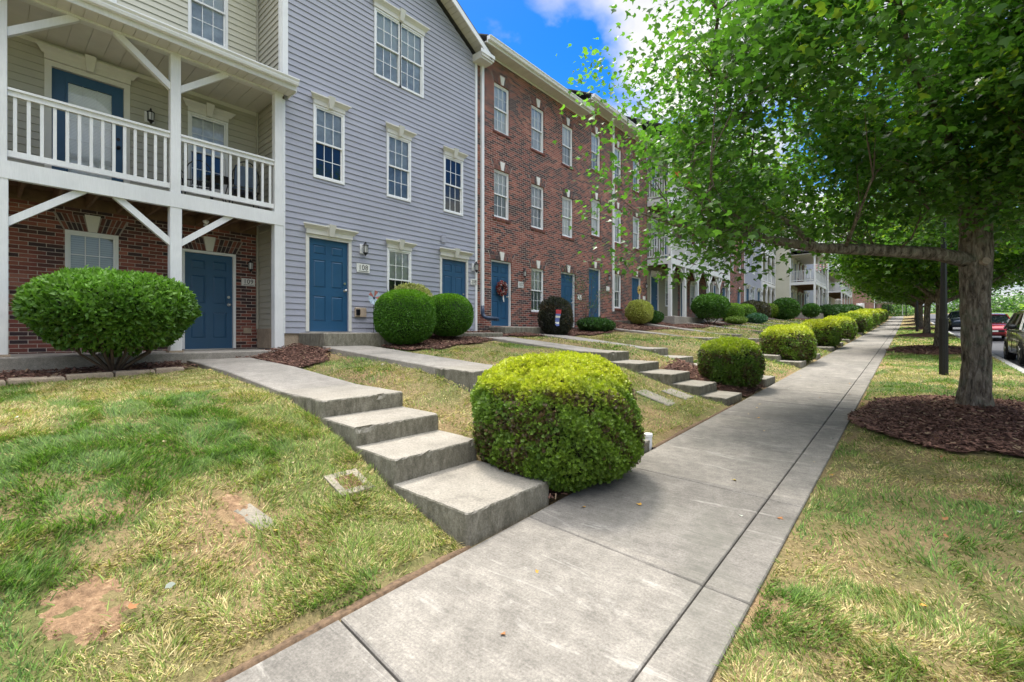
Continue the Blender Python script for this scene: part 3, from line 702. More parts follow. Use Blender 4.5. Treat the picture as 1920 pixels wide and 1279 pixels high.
def window(p,X,y0,y1,z0,z1,head=None,up='blind',low='blind_grey',sill=None,split=.5,depth=0.0,grid=(3,2),lowgrid=True,trim=True,rail=True,axis=None):
    """double-hung window in plane X (depth>0: set back)"""
    x=X-depth; b=MB(); f=.045; pr=.028
    # casing
    for a,c,q,r in ((y0,y0+f,z0,z1),(y1-f,y1,z0,z1),(y0+f,y1-f,z1-f,z1),(y0+f,y1-f,z0,z0+f)):
        b.box(x-.06,x+pr,a,c,q,r)
    zm=z0+(z1-z0)*split; s=.028
    # upper sash (outer), lower sash (inner)
    for k,(q,r,xx) in enumerate(((zm-.02,z1-f,x+.012),(z0+f,zm+.02,x-.018))):
        b.box(xx-.02,xx,y0+f,y0+f+s,q,r); b.box(xx-.02,xx,y1-f-s,y1-f,q,r); b.box(xx-.02,xx,y0+f+s,y1-f-s,r-s-.006,r); b.box(xx-.02,xx,y0+f+s,y1-f-s,q,q+s+.008)
        if k==0 or lowgrid:
            ya,yb=y0+f+s,y1-f-s; g=.014
            for i in range(1,grid[0]):
                yc=ya+(yb-ya)*i/grid[0]; b.box(xx-.016,xx-.008,yc-g/2,yc+g/2,q+s,r-s)
            for j in range(1,grid[1]):
                zc=q+s+(r-s-q-s)*j/grid[1]; b.box(xx-.0155,xx-.0085,ya,yb,zc-g/2,zc+g/2)
    wn=b.build('window',M['white'],p)
    g=MB(); g.quad((x-.004,y0+f,zm),(x-.004,y1-f,zm),(x-.004,y1-f,z1-f),(x-.004,y0+f,z1-f)); g.quad((x-.034,y0+f,z0+f),(x-.034,y1-f,z0+f),(x-.034,y1-f,zm),(x-.034,y0+f,zm)); g.build('glass',M['glass'],wn)
    d=MB(); d.quad((x-.055,y0+f,zm),(x-.055,y1-f,zm),(x-.055,y1-f,z1-f),(x-.055,y0+f,z1-f),0); d.quad((x-.058,y0+f,z0+f),(x-.058,y1-f,z0+f),(x-.058,y1-f,zm),(x-.058,y0+f,zm),1); d.build('blinds_or_room',[M[up],M[low]],wn)  # sheet behind the glass
    if head=='crown':
        h=MB(); crown(h,X+.004,y0-.005,y1+.005,z1+.002); h.build('window_head',M['trim'],wn)
    if sill:
        h=MB(); n=max(3,int((y1-y0+.12)/.075)); w_=(y1-y0+.12)/n
        for i in range(n):
            a=y0-.06+i*w_; h.hexa([(X-.05,a+.005,z0-.075),(X+.03,a+.005,z0-.085),(X+.03,a+w_-.006,z0-.085),(X-.05,a+w_-.006,z0-.075),(X-.05,a+.005,z0-.004),(X+.03,a+.005,z0-.018),(X+.03,a+w_-.006,z0-.018),(X-.05,a+w_-.006,z0-.004)],int(rng.integers(0,2)))
        h.build('brick_sill',[M['arch1'],M['arch2']],wn)
    return wn
def door(p,X,y0,y1,z0,z1,head=None,depth=.03,case=.075,glazed=False,mat='door',hand=1,sill=True):
    """six-panel door; slab occupies y0..y1 z0..z1"""
    x=X-depth; b=MB()
    if not glazed:
        W=y1-y0; H=z1-z0
        px=[(y0+.125*W,y0+.425*W),(y0+.575*W,y0+.875*W)]; pz=[(z0+.11*H,z0+.385*H),(z0+.475*H,z0+.775*H),(z0+.835*H,z0+.935*H)]
        ops=[(a,c,q,r) for a,c in px for q,r in pz]
        flat_wall(b,x,y0,y1,z0,z1,ops,rev=.013)
        for a,c,q,r in ops:
            d1,i1,i2=.013,.014,.034
            b.quad((x-d1,a,q),(x-d1,c,q),(x-d1,c,r),(x-d1,a,r))
            b.loft([[(x-d1+.0005,a+i1,q+i1),(x-d1+.0005,c-i1,q+i1),(x-d1+.0005,c-i1,r-i1),(x-d1+.0005,a+i1,r-i1)],[(x-.003,a+i2,q+i2),(x-.003,c-i2,q+i2),(x-.003,c-i2,r-i2),(x-.003,a+i2,r-i2)]])
        d=b.build('door',M[mat],p)
    else:
        o=(y0+.2,y1-.16,z0+.28,z1-.17); flat_wall(b,x,y0,y1,z0,z1,[o],rev=.03)
        e=.03; b.box(x-.002,x+.018,o[0]-e,o[0],o[2]-e,o[3]+e); b.box(x-.002,x+.018,o[1],o[1]+e,o[2]-e,o[3]+e); b.box(x-.002,x+.017,o[0],o[1],o[3],o[3]+e); b.box(x-.002,x+.017,o[0],o[1],o[2]-e,o[2])
        d=b.build('door',M[mat],p)
        g=MB(); g.quad((x-.01,o[0],o[2]),(x-.01,o[1],o[2]),(x-.01,o[1],o[3]),(x-.01,o[0],o[3])); g.build('glass',M['glass'],d)
        g=MB(); 
        for i in (1,2): yc=o[0]+(o[1]-o[0])*i/3; g.box(x-.018,x-.012,yc-.009,yc+.009,o[2],o[3])
        for i in range(1,5): zc=o[2]+(o[3]-o[2])*i/5; g.box(x-.0175,x-.0125,o[0],o[1],zc-.009,zc+.009)
        g.quad((x-.03,o[0],o[2]),(x-.03,o[1],o[2]),(x-.03,o[1],o[3]),(x-.03,o[0],o[3]),1); g.build('door_blinds',[M['white'],M['blind']],d)
    f=MB(); c=case; xo=X-.0
    for a,e,q,r in ((y0-c,y0-.004,z0-.0,z1+c),(y1+.004,y1+c,z0,z1+c),(y0-.004,y1+.004,z1+.004,z1+c)):
        f.box(x-.03,xo+.028,a,e,q,r)
    f.build('door_frame',M['trim'] if head!='plain' else M['white'],d)
    if sill:
        s=MB(); s.box(x-.02,xo+.05,y0,y1,z0-.03,z0-.002); s.build('threshold',M['silver'],d)
    hd=MB(); hy=y1-.07 if hand>0 else y0+.07
    hd.sph((x+.06,hy,z0+.93),.030,10,0); hd.tube([(x,hy,z0+.93),(x+.05,hy,z0+.93)],.014,8); hd.tube([(x,hy,z0+.93),(x+.008,hy,z0+.93)],.032,10); pass
    hd.build('handle',M['silver'] if mat=='door' and not glazed else M['black'],d,smooth=False)
    db=MB(); db.tube([(x,hy,z0+1.09),(x+.014,hy,z0+1.09)],.028,10); db.build('deadbolt',M['silver'] if mat=='door' and not glazed else M['black'],d)
    if head=='crown':
        h=MB(); crown(h,X+.028,y0-c-.005,y1+c+.005,z1+c+.002,1.05); h.build('door_head',M['trim'],d)
    return d
def lantern(p,X,y,z,plate=True,s=1.0):
    b=MB()
    if plate: b.box(X,X+.022,y-.075*s,y+.075*s,z-.10*s,z+.10*s,1)
    b.tube([(X+.02,y,z+.02),(X+.05,y,z+.10*s),(X+.10,y,z+.13*s),(X+.12,y,z+.10*s)],.009*s,6)
    c=(X+.12,y,z)
    b.lathe([(.002,.15*s),(.012*s,.135*s),(.02*s,.10*s),(.058*s,.075*s),(.066*s,.06*s),(.05*s,.055*s)],c,8)
    b.lathe([(.05*s,-.085*s),(.056*s,-.095*s),(.03*s,-.115*s),(.01*s,-.15*s),(.002,-.16*s)],c,8)
    for i in range(6):
        a=i*math.pi/3; b.bar((c[0]+.05*s*math.cos(a),c[1]+.05*s*math.sin(a),z-.09*s),(c[0]+.056*s*math.cos(a),c[1]+.056*s*math.sin(a),z+.06*s),.007*s,.007*s)
    o=b.build('wall_lantern',[M['black'],M['white']],p)
    g=MB(); g.lathe([(.044*s,-.085*s),(.05*s,.055*s)],c,8); g.build('lantern_glass',M['lampglass'],o)
    return o
def text_mesh(name,txt,size,loc,mat,parent,ext=.002):
    cu=bpy.data.curves.new('t','FONT'); cu.body=txt; cu.size=size; cu.extrude=ext; cu.align_x='CENTER'; cu.align_y='CENTER'; cu.space_character=1.08
    ob=bpy.data.objects.new('t',cu); col.objects.link(ob); bpy.context.view_layer.update()
    me=bpy.data.meshes.new_from_object(ob.evaluated_get(bpy.context.evaluated_depsgraph_get())); bpy.data.objects.remove(ob); bpy.data.curves.remove(cu)
    n=len(me.vertices); a=np.zeros(n*3,np.float32); me.vertices.foreach_get('co',a); a=a.reshape(-1,3)
    off=wloc(parent); v=np.stack([loc[0]+a[:,2]-off.x, loc[1]+a[:,0]*.92-off.y, loc[2]+a[:,1]-off.z],-1)
    me.vertices.foreach_set('co',v.astype(np.float32).ravel()); me.materials.clear(); me.update()
    return link_mesh(name,me,parent,[mat])
def number_sign(p,X,y,z,txt,w=.33,h=.19):
    b=MB(); b.bbox(X,X+.018,y-w/2,y+w/2,z-h/2,z+h/2,.003); b.box(X+.018,X+.021,y-w*.36,y+w*.40,z-h*.40,z-h*.34,1)
    o=b.build('number_sign',[M['sign'],M['iron']],p)
    if txt: text_mesh('digits',txt,h*.86,(X+.0195,y,z+.008),M['iron'],o)
    return o
def downspout(p,X,y,z0,z1,w=.075,col_='white',boot=None):
    b=MB(); b.box(X+.012,X+.012+w*.8,y-w/2,y+w/2,z0,z1)
    zz=z0+.6
    while zz<z1: b.box(X,X+.016+w*.8,y-w/2-.008,y+w/2+.008,zz,zz+.03); zz+=2.2
    o=b.build('downspout',M[col_],p)
    if boot:
        q=MB(); n=10; pts=[(X+.05,y,z0+.25)]
        for i in range(n+1):
            a=i/n*math.pi/2; pts.append((X+.06+.16*(1-math.cos(a)),y+.05*(1-math.cos(a)),z0+.05-.17*math.sin(a)))
        pts+=[(X+.45,y+.30,z0-.16)]; q.tube(pts,[.052]+[.058]*(n+1)+[.055],10); 
        for i in range(5): t=i/5; q.tube([(X+.26+t*.18,y+.10+t*.17,z0-.135-.02*t),(X+.28+t*.18,y+.115+t*.17,z0-.137-.02*t)],.066,10)
        q.build('downspout_boot',M['navy'],o,smooth=True)
    return o
def gutter(p,X,y0,y1,z,name='gutter'):
    """K-style gutter, its back at X, top at z"""
    pf=[(0,0),(.01,-.115),(.085,-.115),(.10,-.075),(.10,-.055),(.125,-.02),(.125,0),(.118,0),(.09,-.05),(.02,-.10),(.012,0)]
    b=MB(); b.loft([[(X+a,y,z+c) for a,c in pf] for y in (y0,y1)],0,False); 
    b.poly([(X+a,y0,z+c) for a,c in pf[:7]][::-1]); b.poly([(X+a,y1,z+c) for a,c in pf[:7]])
    return b.build(name,M['white'],p)
def soffit_planks(b,x0,x1,y0,y1,z,step=.2,m=0):
    y=y0
    while y<y1-1e-3:
        e=min(y+step,y1); b.box(x0,x1,y+.004,e-.004,z,z+.01,m); y=e
    b.box(x0,x1,y0,y1,z+.0105,z+.03,m)
def roof_shed(p,X,y0,y1,zf,run=5.0,pitch=.5,over=.42,name='roof'):
    """front slope, ridge, back slope; eave soffit+fascia+gutter"""
    b=MB(); xe=X+over; ze=zf+.16
    b.hexa([(xe+.03,y0,ze),(X-run,y0,ze+(run+over)*pitch),(X-run,y1,ze+(run+over)*pitch),(xe+.03,y1,ze),(xe+.03,y0,ze+.035),(X-run,y0,ze+.045+(run+over)*pitch),(X-run,y1,ze+.045+(run+over)*pitch),(xe+.03,y1,ze+.035)])
    b.hexa([(X-2*run,y0,ze),(X-run,y0,ze+(run+over)*pitch-.01),(X-run,y1,ze+(run+over)*pitch-.01),(X-2*run,y1,ze),(X-2*run,y0,ze+.04),(X-run,y0,ze+.035+(run+over)*pitch),(X-run,y1,ze+.035+(run+over)*pitch),(X-2*run,y1,ze+.04)])
    o=b.build(name,M['shingle'],p)
    s=MB(); soffit_planks(s,X-.01,xe,y0,y1,zf); s.build('soffit',M['soffit'],o)
    f=MB(); f.box(xe,xe+.022,y0,y1,zf-.03,ze); f.box(X-.02,X+.03,y0,y1,zf-.04,zf-.004); f.build('fascia',M['white'],o)
    return o
def body_box(p,X,y0,y1,z0,z1,mat,back=10,name='wall_sides'):
    b=MB(); x=X-.13
    b.quad((x,y0,z0),(x,y0,z1),(x-back,y0,z1),(x-back,y0,z0)); b.quad((x,y1,z0),(x-back,y1,z0),(x-back,y1,z1),(x,y1,z1)); b.quad((x-back,y0,z0),(x-back,y0,z1),(x-back,y1,z1),(x-back,y1,z0))
    return b.build(name,mat,p)
BK=['blind','curtain','mid_room']; 
FX=-9.73
# ============================================================ porch house (door 109)
def porch_house():
    XB=-11.0; p=thing('townhouse',(FX,0,1.2),'tan sided townhouse over a brick ground floor with a two-storey white timber porch, door 109','house','townhouses of the row')
    Y0,Y1=-4.2,4.10
    lo=[(.97,1.68,1.87,3.39),(2.665,3.60,1.27,3.28),(-2.6,-1.9,1.87,3.39)]
    b=MB(); flat_wall(b,XB,Y0,Y1,1.0,3.95,lo,.12); b.build('brick_wall',M['brick'],p)
    o=window(p,XB,.97,1.68,1.87,3.39,up='blind_grey',low='blind_grey',sill=1,depth=.02); keystone_arch(o,XB,.97,1.68,3.39,.30)
    o=window(p,XB,-2.6,-1.9,1.87,3.39,up='blind',low='blind',sill=1,depth=.02); keystone_arch(o,XB,-2.6,-1.9,3.39,.30)
    d=door(p,XB,2.70,3.565,1.28,3.24,head='plain',depth=.03,case=.055); keystone_arch(d,XB,2.64,3.62,3.30,.30)
    lantern(p,XB,3.88,3.08,False,.95); number_sign(p,XB+.003,3.87,2.72,'109',.27,.16)
    b=MB(); b.bbox(XB,XB+.03,3.77,3.93,1.60,1.72,.006); b.build('outlet_cover',M['stone'],p)
    # upper floors
    up=[(.72,1.84,4.06,6.20),(2.75,3.47,4.55,6.08),(-2.7,-1.98,4.55,6.08)]; 
    b=MB(); siding_wall(b,XB,Y0,Y1,3.95,6.53,up); b.build('siding_wall',[M['tan_siding'],M['tan_siding']],p)
    th=[(2.75,3.47,7.62,9.15),(.93,1.65,7.62,9.15),(-2.3,-1.6,7.62,9.15)]
    b=MB(); siding_wall(b,XB,Y0,Y1,6.53,9.9,th); b.build('siding_wall',[M['cream_siding'],M['cream_siding']],p)
    door(p,XB,.81,1.75,4.08,6.12,head='crown',glazed=True,case=.09)
    window(p,XB,2.75,3.47,4.55,6.08,head='crown',up='curtain',low='dark_room'); window(p,XB,-2.7,-1.98,4.55,6.08,head='crown')
    for a,c,q,r in th: window(p,XB,a,c,q,r,up='blind',low='curtain')
    lantern(p,XB+.01,2.13,5.72,True,1.0)
    # side wall of the recess (against the blue house)
    b=MB(); siding_wall(b,4.085,XB,FX-.02,1.7,9.9,[],axis='x',sgn=-1); b.build('siding_wall',[M['tan_siding'],M['tan_siding']],p)
    b=MB(); b.box(XB+.004,XB+.05,4.03,4.066,1.7,9.9); b.build('corner_trim',M['tan_siding'],p)
    b=MB(); b.box(XB+.06,FX-.1,4.03,4.066,1.28,1.7); b.build('foundation',M['stone'],p)
    # slab
    b=MB(); b.bbox(XB,-9.42,Y0,4.06,.85,1.265,.015); b.build('porch_slab',M['conc'],p)
    # frame
    posts=[-3.53,-1.66,.19,2.24,3.965]
    for i,y in enumerate(posts):
        b=MB(); w_=.085
        b.bbox(FX-.07,FX+.10,y-w_,y+w_,1.27 if i!=1 else 1.27,3.80,.006); b.build('post',M['wood'],p)
        b=MB(); b.bbox(FX-.065,FX+.085,y-w_+.01,y+w_-.01,4.035,6.44,.006); b.build('post',M['wood'],p)
        b=MB(); b.box(FX-.085,FX+.115,y-w_-.02,y+w_+.02,1.262,1.30); b.build('post_base',M['stone'],p)
    b=MB(); b.box(FX-.055,FX+.10,Y0,4.06,3.80,4.035); b.build('beam',M['wood'],p)
    b=MB(); b.box(FX+.101,FX+.108,Y0,4.065,3.785,4.04); b.build('beam_face',M['wood'],p)
    # deck and joists
    b=MB(); 
    y=Y0
    while y<4.0: b.box(XB,FX-.06,y,min(y+.135,4.04),3.985,4.02); y+=.14
    b.build('deck_boards',M['joist'],p)
    b=MB(); y=Y0+.1
    while y<4.0: b.box(XB+.04,FX-.056,y,y+.04,3.80,3.984); y+=.41
    b.box(XB+.002,XB+.04,Y0,4.03,3.78,3.984); b.build('joists',M['joist'],p)
    # header, soffit, eave
    b=MB(); b.box(FX-.06,FX+.08,Y0,4.06,6.44,6.58); b.build('header',M['wood'],p)
    b=MB(); x=XB
    y=Y0
    while y<4.05:
        e=min(y+.235,4.06); b.box(XB,FX-.061,y+.004,e-.004,6.50,6.51); y=e
    b.box(XB,FX-.061,Y0,4.06,6.511,6.53); b.box(XB,XB+.03,Y0,4.06,6.42,6.497); b.build('porch_ceiling',M['soffit'],p)
    b=MB(); soffit_planks(b,FX+.081,FX+.42,Y0,4.16,6.47,.15); b.build('soffit',M['soffit'],p)
    b=MB(); b.box(FX+.42,FX+.44,Y0,4.16,6.45,6.63); b.box(FX+.02,FX+.418,4.16,4.18,6.44,6.66); b.build('fascia',M['wood'],p)
    gutter(p,FX+.441,Y0,4.17,6.65)
    b=MB(); b.hexa([(XB,Y0,6.95),(FX+.46,Y0,6.63),(FX+.46,4.18,6.63),(XB,4.07,6.95),(XB,Y0,7.0),(FX+.46,Y0,6.67),(FX+.46,4.18,6.67),(XB,4.07,7.0)]); b.build('porch_roof',M['shingle'],p)
    # railings
    for a,c,n in ((posts[2],posts[3],14),(posts[3],posts[4],11),(posts[1],posts[2],13),(posts[0],posts[1],13)):
        a+=.077; c-=.077; r=MB(); r.box(FX-.05,FX+.07,a,c,5.06,5.095); r.box(FX-.025,FX+.045,a,c,4.985,5.059); r.box(FX-.025,FX+.045,a,c,4.12,4.205)
        o=r.build('railing',M['wood'],p)
        q=MB()
        for i in range(n):
            yc=a+(c-a)*(i+.55)/n; q.box(FX-.01,FX+.026,yc-.02,yc+.02,4.206,4.984)
        q.build('balusters',M['wood'],o)
    # knee braces
    def br(y0,z0,y1,z1): 
        b=MB(); b.bar((FX+.02,y0,z0),(FX+.02,y1,z1),.085,.10); b.build('brace',M['wood'],p)
    for i in range(1,4):
        a,c=posts[i],posts[i+1]
        br(a+.05,3.16,a+.88 if i>1 else a+.8,3.82)
        if i<3: br(c-.05,3.16,c-.80,3.82)
        br(a+.05,5.86,a+.80,6.46)
        if i<3: br(c-.05,5.86,c-.80,6.46)
    # roof on top
    roof_shed(p,XB,Y0,4.1,9.9,4.4,.5,.4)
    body_box(p,XB,Y0,Y1,.5,9.9,M['tan_siding'],8.8)
    downspout(p,FX-.02,3.965+.11,1.3,6.4,.045)
    q=MB(); q.tube([(FX+.05,4.0,1.30),(FX+.10,4.02,1.24),(FX+.2,4.08,1.2)],.045,10); q.build('downspout_boot',M['navy'],p)
    b=MB(); b.lathe([(.05,0),(.055,-.02),(.03,-.06),(.045,-.1),(.002,-.11)],(-10.4,2.9,3.80),12); b.build('ceiling_light',M['white'],p)
    return p
porch_house()
# ============================================================ blue gable house (doors 108, 208)
def blue_house():
    p=thing('townhouse',(FX,6.8,1.6),'blue-grey sided gable townhouse with doors 108 and 208','house','townhouses of the row')
    Y0,Y1=4.10,9.66; zc=lambda y:9.72+(Y1-y)*.594
    lim=lambda z:(max(Y0,Y0+(z-9.72)/.594),min(Y1,Y1-(z-9.72)/.594))
    W=[(4.71,5.43,4.97,6.56),(6.55,7.27,4.97,6.55),(8.38,9.10,4.97,6.54),(6.20,7.68,7.81,9.45),(6.56,7.28,2.18,3.71)]
    D=[(4.62,5.53,1.64,3.66),(8.32,9.23,1.64,3.66)]
    ops=W+[(a-.0,c+.0,q,r) for a,c,q,r in D]
    b=MB(); siding_wall(b,FX,Y0,Y1,1.60,11.4,ops,lim=lim,phase=1.60); b.build('siding_wall',[M['blue_siding'],M['blue_siding']],p)
    rooms=[('mid_room','dark_room'),('mid_room','mid_room'),('dark_room','dark_room')]
    rooms=[('curtain','dark_room'),('curtain','mid_room'),('dark_room','dark_room')]
    for (a,c,q,r),(u,l) in zip(W[:3],rooms): window(p,FX+.006,a,c,q,r,head='crown',up=u,low=l)
    o=window(p,FX+.006,6.20,6.97,7.81,9.45,up='blind',low='curtain'); window(p,FX+.006,6.91,7.68,7.81,9.45,up='blind',low='curtain')
    h=MB(); crown(h,FX+.012,6.18,7.70,9.455,1.1); h.build('window_head',M['trim'],p)
    window(p,FX+.006,6.56,7.28,2.18,3.71,head='crown',up='curtain',low='dark_room')
    for a,c,q,r in D: door(p,FX,a,c,q,r,head='crown')
    lantern(p,FX+.012,5.90,3.58,True,1.1); lantern(p,FX+.012,9.54,3.55,True,1.1)
    number_sign(p,FX+.017,5.90,3.13,'108',.34,.20); number_sign(p,FX+.017,9.53,3.11,'208',.27,.17)
    b=MB(); b.bbox(FX+.01,FX+.05,5.68,5.98,1.98,2.20,.01); b.build('outlet_cover',M['stone'],p)
    b=MB(); b.bbox(FX+.051,FX+.08,5.70,5.80,2.02,2.16,.01); b.build('meter_window',M['black'],p)
    b=MB(); b.bbox(FX+.01,FX+.06,8.28,8.44,4.1,4.3,.02); b.build('wall_vent',M['blue_siding'],p)
    b=MB(); b.box(FX-.02,FX+.028,9.60,9.68,1.6,9.74); b.build('corner_trim',M['white'],p)
    b=MB(); b.box(FX-.02,FX+.035,4.06,4.17,6.66,10); b.box(FX-.12,FX-.021,4.04,4.10,6.66,10); b.build('corner_trim',M['white'],p)
    b=MB(); b.box(FX-.02,FX+.02,4.06,4.12,1.6,6.4); b.build('corner_trim',M['white'],p)
    b=MB(); b.box(FX-.3,FX-.02,4.10,9.66,1.0,1.6); b.build('foundation',M['stone'],p)
    # gable roof with rake soffit, rake boards
    over=.38; ya,yb=4.1-.5,9.66+.28; ym=(4.1+9.66)/2; zt=lambda y:9.83+( (yb-y) if y>ym else (y-(2*ym-yb)))*.594
    r=MB(); zr=zt(ym)
    for s in (-1,1):
        ye=ym+s*(yb-ym); ze=zt(yb)
        r.hexa([(FX+over,ye,ze),(FX-10,ye,ze),(FX-10,ym,zr),(FX+over,ym,zr),(FX+over,ye,ze+.05),(FX-10,ye,ze+.05),(FX-10,ym,zr+.06),(FX+over,ym,zr+.06)])
    ro=r.build('roof',M['shingle'],p)
    s_=MB(); f_=MB()
    for s in (-1,1):
        ye=ym+s*(yb-ym); ze=zt(yb)-.035; n=24
        for i in range(n):
            t0,t1=i/n,(i+1)/n-.003
            A=(ye+(ym-ye)*t0,ze+(zr-.035-ze)*t0); B=(ye+(ym-ye)*t1,ze+(zr-.035-ze)*t1)
            s_.hexa([(FX-.02,A[0],A[1]-.012),(FX+over-.02,A[0],A[1]-.012),(FX+over-.02,B[0],B[1]-.012),(FX-.02,B[0],B[1]-.012),(FX-.02,A[0],A[1]),(FX+over-.02,A[0],A[1]),(FX+over-.02,B[0],B[1]),(FX-.02,B[0],B[1])])
        f_.hexa([(FX+over-.018,ye,ze-.13),(FX+over+.012,ye,ze-.13),(FX+over+.012,ym,zr-.165),(FX+over-.018,ym,zr-.165),(FX+over-.018,ye,ze+.03),(FX+over+.012,ye,ze+.03),(FX+over+.012,ym,zr-.004),(FX+over-.018,ym,zr-.004)])
    s_.build('soffit',M['soffit'],ro); f_.build('rake_board',M['white'],ro)
    # boxed return at the right eave
    b=MB(); b.box(FX-.05,FX+over+.012,9.50,10.02,9.66,9.80); b.box(FX-.05,FX+over-.02,9.50,9.98,9.60,9.66); b.build('eave_return',M['soffit'],ro)
    b=MB(); b.box(FX+over+.013,FX+over+.03,9.46,10.04,9.74,9.84); b.box(FX-.4,FX+over+.013,10.02,10.045,9.74,9.84); b.build('eave_trim',M['white'],ro)
    body_box(p,FX,Y0+.02,Y1-.02,1.0,9.7,M['blue_siding'],9.5)
    # stoop at 108
    b=MB(); b.bbox(FX,-8.62,4.40,6.02,1.20,1.615,.02); b.build('stoop',M['step'],p)
    b=MB(); b.bbox(FX,-8.95,8.15,10.0,1.30,1.62,.02); b.build('stoop',M['step'],p)
blue_house()
# ============================================================ brick houses
def brick_house(y0,y1,base,wins,doors,label,eave,ds=None,gw=(),floors=(3.40,6.10),signs=(),boot=False,lan=(),far=False,doorc=()):
    p=thing('townhouse',(FX,(y0+y1)/2,base),label,'house','townhouses of the row')
    ops=[]; W=.73
    for y in wins:
        for fz in floors: ops.append((y,y+W,base+fz,base+fz+1.50,'w'))
    for y in gw: ops.append((y,y+W,base+.50,base+2.01,'w'))
    for y in doors: ops.append((y-.055,y+.915,base,base+2.06,'d'))
    b=MB(); flat_wall(b,FX,y0,y1,base-.6,eave,[o[:4] for o in ops],.12); b.build('brick_wall',M['brick'],p)
    r=random.Random(int(y0))
    for k,(a,c,q,t,kind) in enumerate(ops):
        if kind=='w':
            third=q>base+5
            u,l=(('blind','blind') if third else r.choice([('blind','curtain'),('blind','blind'),('curtain','mid_room'),('blind','blind_grey')]))
            if q<base+1: u,l='blind','blind_grey'
            if third: u,l=r.choice([('blind','blind_grey'),('blind','curtain'),('blind','blind')])
            o=window(p,FX,a,c,q,t,sill=1,depth=.075,up=u,low=l)
        else:
            o=door(p,FX-.07,a+.055,c-.055,q+.01,t-.055,case=.05,head='plain',mat=(doorc[doors.index(a+.055)] if doorc and False else 'door'))
        if t+.3<eave: keystone_arch(o,FX,a,c,t,.27)
        elif t+.12<eave: keystone_arch(o,FX,a,c,t,eave-t-.02)
    for y,z in lan: lantern(p,FX,y,base+z,False,1.0)
    for y,z,tx in signs: number_sign(p,FX+.002,y,base+z,tx,.27,.20)
    roof_shed(p,FX,y0,y1,eave,5.0,.5,.42)
    gutter(p,FX+.443,y0,y1,eave+.15)
    body_box(p,FX,y0,y1,base-.6,eave,M['brick_xz'],9.8)
    if ds: 
        for i,y in enumerate(ds): downspout(p,FX,y,base+.35,eave,.09,boot=boot)
    return p
def vent(p,y,z):
    pass
pA=brick_house(9.685,15.52,1.83,[10.44,12.30,14.15],[10.36,14.12],'red brick townhouse next to the blue gable house, wreath on its door','',) if False else brick_house(9.685,15.52,1.83,[10.44,12.30,14.15],[10.36,14.12],'red brick townhouse next to the blue gable house, wreath on its left door',10.12,ds=[9.87],gw=[12.30],signs=[(11.72,1.37,'107'),(15.32,1.17,None)],boot=True,lan=[(11.8,1.75)])
for y0_ in (0,):
    b=MB(); b.bbox(FX,-9.05,10.2,13.0,1.45,1.80,.02); b.build('stoop',M['step'],pA)
pB=brick_house(15.53,21.43,2.20,[16.22,18.08,19.93],[16.08,19.88],'red brick townhouse left of the olive porch house, one storey row higher than its neighbour',10.72,ds=[17.95],gw=[18.08],signs=[(17.55,1.30,None),(21.1,1.1,None)],lan=[(17.5,1.75),(21.15,1.7)])
b=MB(); b.bbox(FX,-9.0,18.2,21.3,1.75,2.15,.02); b.build('stoop',M['step'],pB)
